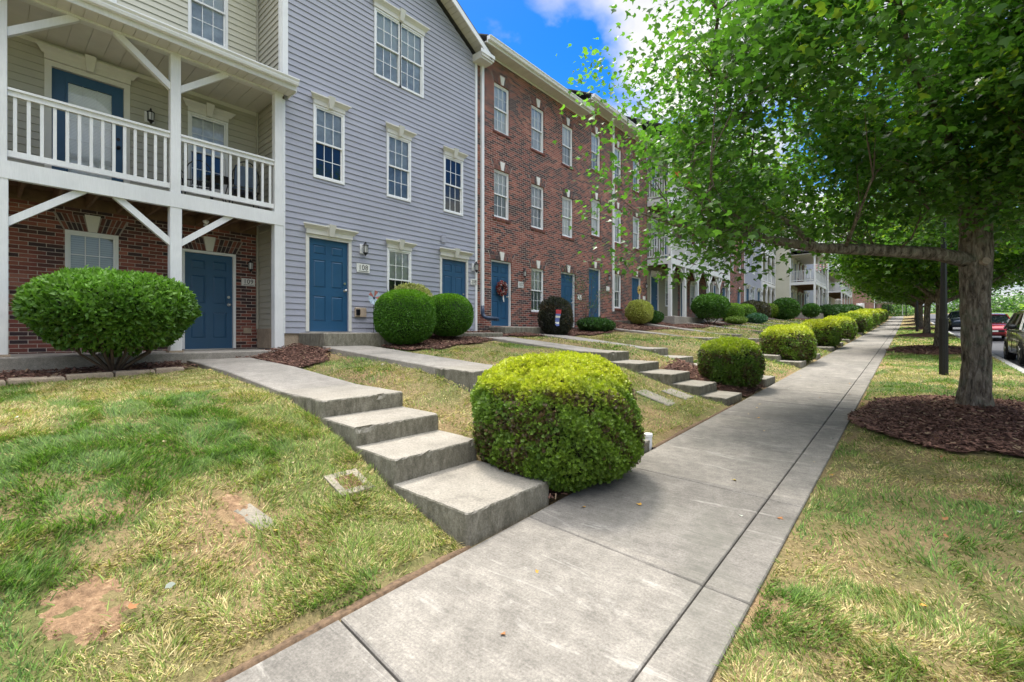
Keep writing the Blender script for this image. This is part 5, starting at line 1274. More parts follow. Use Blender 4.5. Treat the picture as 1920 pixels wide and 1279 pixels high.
def T1():
    L=[]
    # the big low limb reaching toward the houses
    L.append(([(.70,9.25,2.62),(.30,8.95,2.74),(-.35,8.45,2.80),(-1.0,7.95,2.84),(-1.6,7.45,2.98),(-2.2,6.95,3.12),(-2.6,6.6,3.2)],.105,.035))
    L.append(([(-1.0,7.95,2.84),(-1.4,8.0,3.3),(-2.0,8.2,3.9),(-2.5,8.5,4.6)],.05,.015))
    L.append(([(-1.6,7.45,2.98),(-1.9,6.7,3.3),(-2.2,6.0,3.5)],.045,.015))
    for (x_,y_,z_,dx,dy,dz) in ((-.3,8.45,2.8,-.5,.9,.5),(-.7,8.2,2.82,.3,-1.1,.6),(-2.2,6.95,3.12,.4,-1.2,.5),(-2.6,6.6,3.2,-.35,.7,.6),(-2.6,6.6,3.2,-.3,-.5,.15),(-1.9,7.2,3.05,-.7,.6,.9)):
        L.append(([(x_,y_,z_),(x_+dx*.5,y_+dy*.5,z_+dz*.35),(x_+dx*1.3,y_+dy*1.3,z_+dz)],.028,.009))
    L.append(([(.72,9.3,3.3),(1.0,9.7,4.1),(1.5,10.2,5.2),(2.0,10.8,6.6)],.15,.05))
    L.append(([(.72,9.3,3.2),(1.3,9.0,3.9),(2.2,8.5,4.7),(3.2,8.0,5.6)],.11,.03))
    L.append(([(.72,9.3,3.6),(.3,9.4,4.6),(-.1,9.4,6.0),(-.3,9.5,8.0)],.14,.04))
    L.append(([(.5,9.3,4.0),(-.3,8.6,4.6),(-1.3,7.7,5.1),(-2.2,7.0,5.4)],.08,.022))
    L.append(([(.6,9.2,3.9),(.3,8.2,4.4),(.0,7.0,4.8),(-.1,5.6,5.0)],.07,.015))
    L.append(([(.7,9.2,4.3),(.9,8.0,5.0),(1.1,6.6,5.4)],.07,.015))
    L.append(([(.3,9.4,4.8),(-1.0,9.6,5.6),(-2.2,9.7,6.3)],.07,.02))
    L.append(([(.72,9.4,3.7),(.6,10.8,4.6),(.4,12.4,5.4)],.09,.02))
    L.append(([(0,9.4,6.0),(-.9,8.7,6.7)],.06,.02))
    tr=[((.74,9.30,.40),.185),((.72,9.30,.75),.165),((.74,9.3,1.2),.152),((.73,9.28,1.7),.155),((.71,9.27,2.2),.160),((.72,9.30,2.65),.178),((.73,9.32,3.1),.17),((.70,9.33,3.6),.15),((.66,9.35,4.2),.12)]
    crown=[((.5,9.3,5.9),(4.4,4.4,2.9),5.2),((-1.7,7.2,4.2),(2.5,2.4,1.3),1.7),((-1.9,7.0,6.0),(2.4,2.4,1.7),.9),((-.2,6.9,4.9),(2.7,2.6,1.5),2.2),((1.2,7.3,4.9),(2.6,2.8,1.5),1.7),((.6,9.6,4.0),(3.6,3.4,1.0),1.9),((-2.6,6.6,2.95),(1.7,1.5,.50),.65),((-1.6,7.6,3.45),(1.5,1.6,.5),.55)]
    th=math.atan(743/862); s,c=math.sin(th),math.cos(th)
    def trim(q):
        # keep the space over the footpath and around the observer open
        if q[2]<(2.62 if q[0]>-1.2 else 2.35): return False
        if q[0]**2+q[1]**2<3.2**2: return False
        L_=-(q[0]-.72)*.757-(q[1]-9.3)*.653
        if L_>5.7 or q[2]<2.3+max(0,L_-3.9)*.55: return False
        if q[2]>6.2 and RT.random()<.62: return False
        if q[2]<4.1 and L_>1.3 and RT.random()<.50: return False
        if L_>1.9 and RT.random()<(L_-1.9)/4.0: return False
        return True
    tree('maple_tree',TB,tr,L,crown,1620,64,.088,[(.042,.112,.018),(.125,.250,.038)],'nearest maple with a thick ridged trunk and a low limb reaching toward the houses','tree','street maples along the verge',5,True,.30,trim,extra={'scar':(.80,9.15,2.60),'dir':(.45,-.9,.1)},gap=.42)
T1()
def street_tree(y,label,seed,first=None):
    if first is not None:
        r=first.copy(); col.objects.link(r); r.location=(.85+.1*math.sin(seed),y,float(sw(y))+.12); r.rotation_euler=(0,0,seed*1.7)
        for ch in list(first.children):
            c_=ch.copy(); col.objects.link(c_); c_.parent=r
        r['label']=label; return r
    z=float(sw(y))+.12; B=(.9,y,z)
    f=lambda *p:(B[0]+p[0],B[1]+p[1],B[2]+p[2])
    tr=[(f(0,0,-.1),.24),(f(.02,0,.25),.18),(f(.05,0,1.2),.15),(f(.05,.05,2.1),.16),(f(.1,.1,3.0),.11)]
    g=np.random.default_rng(seed); L=[]
    for i in range(11):
        a=i*2.4; e=g.uniform(.25,.9); l=g.uniform(2.6,3.9); z0=1.7+.13*i
        L.append(([f(0,0,z0),f(math.cos(a)*l*.35,math.sin(a)*l*.35,z0+.6*e+.3),f(math.cos(a)*l*.7,math.sin(a)*l*.7,z0+1.5*e+.6),f(math.cos(a)*l,math.sin(a)*l,z0+2.6*e+.8)],.085,.02))
    crown=[(f(0,0,5.2),(4.0,4.6,2.7),4),(f(0,0,3.7),(3.3,3.9,1.2),2.3),(f(-1.0,-1.2,3.2),(1.8,2.0,.8),.5),(f(1.2,1.5,3.2),(2.2,2.2,.8),.5)]
    return tree('maple_tree',B,tr,L,crown,900,42,.15,[(.035,.095,.012),(.105,.22,.010)],label,'tree','street maples along the verge',seed,False,.38,lambda q:q[2]>B[2]+2.15,gap=.38)
T2=street_tree(TREE_Y[1],'second maple of the row, just behind the black lamp post',2)
street_tree(TREE_Y[2],'third maple of the row with a leaning trunk',3,T2)
for i,nm in ((3,'fourth maple of the row along the verge'),(4,'fifth maple of the row along the verge'),(5,'sixth maple of the row along the verge'),(6,'farthest maple of the row, at the crest of the sidewalk')): street_tree(TREE_Y[i],nm,i+1,T2)

def bg_tree(name,x,y,h,r,label,seed,n=380,pal=((.045,.11,.02),(.12,.21,.035)),zb=None,low=False,group='trees across the street'):
    z=float(gz(x,y)) if zb is None else zb; B=(x,y,z); f=lambda *p:(x+p[0],y+p[1],z+p[2]); g=np.random.default_rng(seed)
    tr=[(f(0,0,-.2),.03*h),(f(.1,0,h*.35),.022*h),(f(0,.1,h*.7),.008*h)]
    L=[([f(0,0,h*.3),f(math.cos(a)*r*.4,math.sin(a)*r*.4,h*.5),f(math.cos(a)*r*.7,math.sin(a)*r*.7,h*.62)],.012*h,.004*h) for a in (0,1.3,2.5,3.8,5.1)]
    cz=.60 if not low else .45; crown=[(f(0,0,h*cz),(r,r,h*(1-cz)),3),(f(r*.4,-r*.3,h*(cz-.12)),(r*.7,r*.7,h*.28),1),(f(-r*.4,r*.3,h*(cz-.1)),(r*.7,r*.7,h*.28),1)]
    return tree(name,B,tr,L,crown,n,26,.055*r+.06,pal,label,'tree',group,seed,False,.13*r,None,True,gap=.33)
bg_tree('maple_tree',12.2,21.5,7.0,3.0,'maple across the street whose crown shows above the parked grey car',41,520)
bg_tree('maple_tree',12.6,34,7.5,3.3,'second maple across the street, above the red car',42,420)
gl=((.12,.21,.03),(.26,.36,.06))
k=0
for (x,y,h,r) in ((24,46,4.2,4.5),(30,60,5,5.5),(22,72,4.5,5),(38,72,6,6),(30,92,6,6.5),(18,95,5,5),(46,60,6,6),(50,95,8,8)):
    bg_tree('roadside_tree',x,y,h,r,['rounded light green tree beyond the parked cars, nearest of the bank','pale green tree right of the nearest one on the bank','light green tree low behind the blue car','taller light green tree on the right of the bank','pale distant tree in the middle of the bank','distant light green tree close to the road crest','light green tree at the right end of the bank','tall pale tree at the back of the bank'][k],60+k,260,gl,None,True,'light green trees on the bank across the street'); k+=1
k=0
for (x,y,h,r) in ((-3.5,122,7,4.5),(-9,128,10,6),(1.5,150,6,6),(14,165,9,9),(-4,190,9,9),(30,180,12,11)):
    bg_tree('distant_tree',x,y,h,r,['bushy green tree right of the brick end house','tree behind the brick end house','small pale tree beyond the crest of the sidewalk','distant tree right of the road crest','far tree beyond the crest, above the sidewalk','broad far tree behind the bank on the right'][k],80+k,220,((.05,.12,.03),(.12,.21,.05)),float(sw(100.))-.6 if y>118 else None,True,'far trees beyond the crest'); k+=1

# ============================================================ street furniture
def lamp_post(x,y,label,zb=None,h=4.6):
    z=float(gz(x,y)) if zb is None else zb; t=thing('lamp_post',(x,y,z),label,'lamp post','lamp posts along the verge')
    b=MB(); n=8
    def rg(r,zz): return [(x+r*math.cos(2*math.pi*(j+.5)/n),y+r*math.sin(2*math.pi*(j+.5)/n),z+zz) for j in range(n)]
    b.loft([rg(.088,-.05),rg(.086,1.42),rg(.078,1.46),rg(.076,1.5),rg(.060,2.6),rg(.048,h)])
    for j in range(8):
        a=2*math.pi*j/8; b.bar((x+.083*math.cos(a),y+.083*math.sin(a),z+.02),(x+.081*math.cos(a),y+.081*math.sin(a),z+1.4),.010,.010)
    b.build('pole',M['black'],t)
    b=MB(); b.lathe([(.06,h),(.10,h+.03),(.16,h+.14),(.17,h+.16),(.05,h+.18)],(x,y,z),10); b.lathe([(.2,h+.52),(.12,h+.62),(.03,h+.7),(.01,h+.8)],(x,y,z),10); o=b.build('lamp_head',M['black'],t)
    b=MB(); b.lathe([(.13,h+.18),(.17,h+.52)],(x,y,z),10); b.build('lamp_glass',M['lampglass'],o)
    return t
lamp_post(.66,15.5,'black lamp post with a tapered fluted base between the first two maples',float(sw(15.5))-.02)
lamp_post(.5,46,'second black lamp post, far along the verge',None)
lamp_post(-2.9,113,'dark post left of the sidewalk at the crest',None,5.5)
lamp_post(-.3,118,'thin dark post at the sidewalk crest',None,5.5)
lamp_post(17.5,48,'grey lamp post among the light green trees across the street',None,4.2)
# edging stones along the porch bed
LBL=['leftmost','second from left','third from left','fourth from left','fifth from left','sixth from left','seventh from left','eighth from left','rightmost']
yy=-2.2; k=0; g_=random.Random(4)
for k,L_ in enumerate((.50,.46,.52,.44,.50,.52,.48,.46,.36)):
    z=float(gz(-8.36,yy+L_/2)); t_=.07
    b=MB(); x0,x1=-8.50+g_.uniform(-.015,.015),-8.29+g_.uniform(-.02,.02)
    rg=lambda i,zz:[(x0+i,yy+.006+i,zz+g_.uniform(-.006,.006)),(x1-i,yy+.006+i+g_.uniform(0,.015),zz),(x1-i,yy+L_-.006-i,zz+g_.uniform(-.008,.008)),(x0+i,yy+L_-.006-i,zz)]
    b.loft([rg(0,z-.05),rg(0,z+t_-.02),rg(.014,z+t_)]); o=b.build('edging_stone',M['stone']); tag(o,'flat tan edging stone of the porch bed, %s in its line'%LBL[k],'stone','edging stones of the porch mulch bed'); yy+=L_
# meter box in the lawn
t=thing('utility_box',(-3.5,2.0,float(gz(-3.5,2.0))),'concrete utility box with a rusty lid set in the lawn beside the nearest steps','utility box')
def util():
    x,y=-3.50,2.00; z=float(gz(x,y)); b=MB(); sl=(float(gz(x+.25,y))-float(gz(x-.25,y)))/.5
    def q(dx,dy,dz): return (x+dx,y+dy,z+dx*sl*.9+dz)
    for a,c,e,f in ((-.15,.15,-.145,-.085),(-.15,.15,.085,.145),(-.15,-.09,-.085,.085),(.09,.15,-.085,.085)):
        b.hexa([q(a,e,-.1),q(c,e,-.1),q(c,f,-.1),q(a,f,-.1),q(a,e,.010),q(c,e,.010),q(c,f,.010),q(a,f,.010)])
    b.build('box_rim',M['stone2'],t); b=MB(); b.hexa([q(-.09,-.085,-.05),q(.09,-.085,-.05),q(.09,.085,-.05),q(-.09,.085,-.05),q(-.09,-.085,.004),q(.09,-.085,.004),q(.09,.085,.004),q(-.09,.085,.004)]); b.build('lid',M['rust'],t)
M['stone2']=concrete('box_concrete',(.27,.235,.18),None,.7); M['rust']=plain('rusty_lid',(.16,.075,.045),.8,.3,14)
util()
b=MB(); z=.19; b.lathe([(.045,-.1),(.045,.135),(.052,.135),(.052,.165),(.04,.172),(.002,.172)],(-2.44,5.42,z),16); tag(b.build('pvc_pipe',M['white']),'short white capped plastic pipe standing at the sidewalk edge behind the big golden bush','pipe')
# flat pavers beside the second flight, and a half buried stone
def slab(x,y,lx,ly,label,rz=0,h=.06,mat='step'):
    z=float(gz(x,y)); b=MB(); sl=(float(gz(x+.2,y))-float(gz(x-.2,y)))/.4; c_,s_=math.cos(rz),math.sin(rz)
    def q(u,v,w): dx,dy=u*c_-v*s_,u*s_+v*c_; return (x+dx,y+dy,z+dx*sl+w)
    b.loft([[q(-lx,-ly,-.08),q(lx,-ly,-.08),q(lx,ly,-.08),q(-lx,ly,-.08)],[q(-lx,-ly,h-.015),q(lx,-ly,h-.015),q(lx,ly,h-.015),q(-lx,ly,h-.015)],[q(-lx+.015,-ly+.015,h),q(lx-.015,-ly+.015,h),q(lx-.015,ly-.015,h),q(-lx+.015,ly-.015,h)]])
    return tag(b.build('paving_slab',M[mat]),label,'paving slab','loose slabs sunk in the lawn')
slab(-3.25,7.55,.30,.20,'upper of two worn slabs sunk in the lawn left of the second steps',0,.022); slab(-3.15,8.25,.22,.22,'worn slab sunk in the lawn touching the second steps',0,.022); slab(-3.47,1.27,.15,.07,'pale half-buried slab at the edge of a bare patch in the near lawn',.3,.012,'stone2')
# shepherd hook
b=MB(); hx,hy=-8.55,.02; hz=float(gz(hx,hy)); b.tube([(hx,hy+.16,hz-.1),(hx,hy+.02,hz+.95),(hx,hy-.02,hz+1.38),(hx,hy-.12,hz+1.62)],.007,6); 
pts=[(hx,hy-.22,hz+1.42)]+[(hx,hy+.03+.055*math.sin(a)*(1-a*.06),hz+1.36+.055*math.cos(a)*(1-a*.06)) for a in [i*.5 for i in range(11)]]; b.tube(pts,.006,6)
tag(b.build('shepherd_hook',M['black']),'thin black shepherd hook with a curled tip in front of the left porch post','garden hook')
# wreath on door 107
def wreath():
    c=(FX-.07,10.86-.03,3.02); t=thing('wreath',c,'red and white ribbon wreath hanging on the left blue door of the brick house','wreath'); g=np.random.default_rng(3); n=1400
    a=g.uniform(0,2*math.pi,n); bb=g.uniform(0,2*math.pi,n); rr=.17+.055*np.cos(bb); P=np.stack([c[0]+.05+.045*np.sin(bb),c[1]+rr*np.cos(a),c[2]+rr*np.sin(a)],-1)
    pal=np.array([(.30,.03,.03),(.16,.05,.04),(.55,.50,.48),(.10,.05,.04),(.35,.08,.06)]); C=pal[g.integers(0,5,n)]
    scatter('ribbon_ring',P,rdir(n,g),rdir(n,g),.05,C,M['chip'],'leaf',parent=t)
    b=MB(); b.quad((c[0]+.07,c[1]+.01,c[2]-.20),(c[0]+.07,c[1]+.05,c[2]-.19),(c[0]+.08,c[1]+.07,c[2]-.42),(c[0]+.08,c[1]+.03,c[2]-.42)); b.box(c[0]+.08,c[0]+.086,c[1]+.0,c[1]+.03,c[2]-.36,c[2]-.18); b.build('ribbon_tail',M['sign'],t)
wreath()
# pinwheel flower stake by door 108
def pinwheel():
    c=Vector((-9.35,5.95,2.42)); t=thing('garden_flower',(c.x,c.y,float(gz(c.x,c.y))+.04),'pink and white metal flower on a thin stake right of door 108','garden ornament')
    b=MB(); b.tube([(c.x,c.y,1.40),(c.x,c.y,c.z)],.006,6); b.build('stake',M['iron'],t)
    b=MB(); 
    for i in range(10):
        a=i*math.pi/5; u=Vector((0,math.cos(a),math.sin(a))); w_=Vector((0,-math.sin(a),math.cos(a))); p0=c+Vector((.02,0,0)); 
        b.hexa([tuple(p0+u*.02-w_*.01),tuple(p0+u*.16-w_*.045+Vector((.03,0,0))),tuple(p0+u*.16+w_*.045+Vector((.03,0,0))),tuple(p0+u*.02+w_*.01)]+[tuple(p0+u*.02-w_*.01+Vector((.004,0,0))),tuple(p0+u*.16-w_*.045+Vector((.034,0,0))),tuple(p0+u*.16+w_*.045+Vector((.034,0,0))),tuple(p0+u*.02+w_*.01+Vector((.004,0,0)))],i%2 if a<math.pi else 1)
    b.build('petals',[M['pink'],M['pale']],t); b=MB(); b.sph((c.x+.03,c.y,c.z),.03,8); b.build('flower_centre',M['navy'],t)
M['pink']=plain('pink_enamel',(.55,.20,.17),.4); M['pale']=plain('pale_blue_enamel',(.50,.60,.68),.4); M['orange']=plain('terracotta_orange',(.52,.13,.03),.6,.2,10)
pinwheel()
# garden flag, rabbit, planters, sunflower, hose pot, chairs
def gflag():
    x,y=-8.15,11.45; z=float(gz(x,y)); t=thing('garden_flag',(x,y,z),'small red white and blue garden flag hung in front of the dark purple shrub','flag')
    b=MB(); b.tube([(x,y,z),(x,y,z+.92),(x,y+.02,z+.94),(x,y+.32,z+.94)],.006,6); b.build('flag_stand',M['black'],t)
    b=MB(); n=8
    for i in range(n):
        za,zb_=z+.90-.5*i/n,z+.90-.5*(i+1)/n; wv=lambda q:.02*math.sin((q-z)*9); m_=0 if i<2 else (1 if i%3 else 2)
        b.quad((x+wv(za),y+.03,za),(x+wv(za)+.01,y+.31-.01*i,za),(x+wv(zb_)+.01,y+.31-.01*(i+1),zb_),(x+wv(zb_),y+.03+.01*i,zb_),m_)
    b.build('cloth',[M['flagred'],M['flagblue'],M['sign']],t)
M['flagred']=plain('flag_red',(.45,.04,.05),.8); M['flagblue']=plain('flag_blue',(.12,.16,.40),.8)
gflag()
def rabbit():
    x,y=-8.95,11.95; z=1.82; t=MB(); t.sph((x,y,z+.07),.075,10,0,(.8,1.1,.9)); t.sph((x,y-.08,z+.14),.045,8); t.sph((x-.015,y-.065,z+.21),.018,8,0,(.6,.6,2.2)); t.sph((x+.015,y-.065,z+.21),.018,8,0,(.6,.6,2.2)); t.sph((x,y+.09,z+.06),.022,8)
    tag(t.build('rabbit_figurine',M['sign'],smooth=True),'small white rabbit figure on the stoop of the brick house','figurine')
rabbit()
def bed_plants():
    # sparse climbing rose beside the brick doors
    g=random.Random(3); x,y=-9.2,14.9; z=1.65; t=thing('rose_bush',(x,y,z),'sparse climbing rose with bare canes between the brick house doors','plant'); b=MB(); tips=[]
    for i in range(9):
        dy=g.uniform(-1.6,1.6); h=g.uniform(.9,2.4); p=[(x,y,z),(x+.15,y+dy*.3,z+h*.5),(x+.1,y+dy*.7,z+h*.9),(x+.12,y+dy,z+h)]; b.tube(p,[.012,.009,.006,.003],5); tips+=p[2:]
    b.build('canes',M['twig'],t); G=np.random.default_rng(2); T=np.array(tips); P=np.repeat(T,40,0)+G.normal(0,.12,(len(T)*40,3)); n=len(P); C=np.where(G.random((n,1))<.07,np.array([[.6,.35,.33]]),np.array([[.07,.15,.03]])*(.6+G.random((n,1))))
    scatter('leaves',P,rdir(n,G),rdir(n,G),.05,C,M['bushleaf'],'leaf',parent=t)
    x,y=-8.95,18.9; z=2.15; t=thing('metal_sunflower',(x,y,z),'yellow sunflower ornament rising above the yellow-leaved shrub','garden ornament'); b=MB(); b.tube([(x,y,z),(x,y,z+1.35)],.008,6); b.build('stem',M['twig'],t)
    b=MB()
    for i in range(12):
        a=i*math.pi/6; b.hexa([(x+.02+d,y+math.cos(a+e)*r_,z+1.35+math.sin(a+e)*r_) for d in (0,.006) for r_,e in ((.05,-.2),(.2,-.12),(.2,.12),(.05,.2))])
    b.build('petals',M['yellow'],t); b=MB(); b.sph((x+.03,y,z+1.35),.06,8,0,(.4,1,1)); b.build('flower_centre',M['twig'],t)
M['yellow']=plain('yellow_enamel',(.65,.42,.03),.5)
bed_plants()
for i,(y,lb) in enumerate(((22.15,'left orange flower pot on the upper balcony rail of the olive house'),(23.9,'right orange flower pot on the upper balcony rail of the olive house'))):
    t=thing('flower_pot',(-8.6+.02,y,2.42+5.68+1.045),lb,'flower pot','orange pots on the olive house balcony'); b=MB(); b.lathe([(.11,0),(.15,.22),(.17,.22),(.17,.26),(.14,.26)],(-8.58,y,9.147),12); b.build('pot',M['orange'],t)
    g=np.random.default_rng(i); n=260; P=np.array([-8.58,y,9.47])+g.normal(0,.09,(n,3)); scatter('flowers',P,rdir(n,g),rdir(n,g),.06,np.where(g.random((n,1))<.5,np.array([[.6,.16,.03]]),np.array([[.07,.16,.02]])),M['bushleaf'],'leaf',parent=t)
def patio_chair(x,y,z,rz,label,cush=True):
    t=thing('patio_chair',(x,y,z),label,'chair','wrought iron balcony furniture',rz); b=MB()
    for sx,sy in ((-.22,-.22),(.22,-.22),(.22,.22),(-.22,.22)):
        b=MB(); b.tube([(sx*1.1,sy*1.1,0),(sx,sy,.22),(sx*.95,sy*.95,.42)],.012,6); b.build('leg',M['iron'],t,local=True)
    b=MB(); b.tube([(-.24,-.24,.42),(.24,-.24,.42),(.24,.24,.42),(-.24,.24,.42),(-.24,-.24,.42)],.012,6)
    for i in range(5): b.tube([(-.2+.1*i,-.24,.42),(-.2+.1*i,.24,.42)],.005,4)
    b.build('seat',M['iron'],t,local=True)
    b=MB(); pts=[(-.24,.22,.42)]+[(-.24*math.cos(a),.26+.06*math.sin(a),.62+.36*math.sin(a)) for a in [i*math.pi/8 for i in range(9)]]+[(.24,.22,.42)]; b.tube(pts,.012,6)
    for i in range(7): xx=-.2+.066*i; b.tube([(xx,.23,.43),(xx*1.05,.27,.68),(xx,.31,.60+.34*math.sqrt(max(0,1-(xx/.25)**2)))],.005,4)
    for s in (-1,1): b.tube([(s*.24,.25,.66),(s*.27,.0,.66),(s*.24,-.2,.62),(s*.22,-.22,.42)],.010,6)
    b.build('backrest',M['iron'],t,local=True)
    if cush: b=MB(); b.bbox(-.21,.21,-.22,.2,.43,.50,.02); b.hexa([(-.2,.20,.5),(.2,.20,.5),(.2,.25,.5),(-.2,.25,.5),(-.19,.26,.88),(.19,.26,.88),(.19,.31,.88),(-.19,.31,.88)]); b.build('cushion',M['cushion'],t,local=True)
    return t
patio_chair(-10.25,3.52,4.02,R(-100),'iron patio chair with slate blue cushion at the right end of the porch balcony')
patio_chair(-10.25,2.72,4.02,R(70),'bare iron patio chair behind the middle porch post',False)
def ptable():
    x,y,z=-10.3,3.12,4.02; t=thing('patio_table',(x,y,z),'small round iron table between the two balcony chairs','table'); b=MB(); b.lathe([(.26,.60),(.27,.61),(.27,.625),(.25,.63)],(x,y,z),18); b.build('tabletop',M['iron'],t)
    for i in range(3): a=i*2.1; b=MB(); b.tube([(x+.24*math.cos(a),y+.24*math.sin(a),z),(x+.1*math.cos(a),y+.1*math.sin(a),z+.3),(x+.2*math.cos(a),y+.2*math.sin(a),z+.6)],.01,6); b.build('leg',M['iron'],t)
ptable()
# flag on a pole far down the row
def flagpole():
    x,y=-6.6,60; z=float(gz(x,y)); t=thing('flagpole',(x,y,z),'white flagpole flying a striped flag before the far brick townhouse','flagpole'); b=MB(); b.tube([(x,y,z-.2),(x,y,z+7.0)],[.09,.06],10); b.sph((x,y,z+7.05),.1,8); b.build('pole',M['white'],t)
    b=MB(); W_,H_=1.9,1.25; nx,nz=12,13
    def q(u,v): return (x-.02-W_*u*.55+.05*math.sin(u*7),y-W_*u*.75+.0,z+6.7-H_*v-.55*u+.06*math.sin(u*9))
    for i in range(nx):
        for j in range(nz):
            m_=2 if (i<5 and j<7) else (0 if j%2==0 else 1); b.quad(q(i/nx,j/nz),q((i+1)/nx,j/nz),q((i+1)/nx,(j+1)/nz),q(i/nx,(j+1)/nz),m_)
    b.build('cloth',[M['flagred'],M['sign'],M['flagblue']],t)
flagpole()
# fallen leaves and litter on the lawns and walk
def fallen():
    n=150; x=np.concatenate([rng.uniform(-8,-2.5,70),rng.uniform(-.6,2,55),rng.uniform(-2.3,-.7,25)]); y=np.concatenate([rng.uniform(-.3,6,70),rng.uniform(1,9,55),rng.uniform(1,14,25)])
    P=np.stack([x,y,gz(x,y)+.03],-1); on=(x>-2.34)&(x<-.67); P[on,2]=sw(y[on])+.006; V=rdir(n); V[:,2]*=.15; Nn=np.array([0,0,1.])+rng.normal(0,.25,(n,3)); pal=np.array([(.50,.28,.06),(.42,.33,.20),(.30,.14,.06),(.52,.55,.46),(.55,.40,.10)]); C=pal[rng.integers(0,5,n)]
    tag(scatter('fallen_leaves',P,V,Nn,rng.uniform(.025,.055,n),C,M['chip'],'maple'),kind='stuff')
fallen()
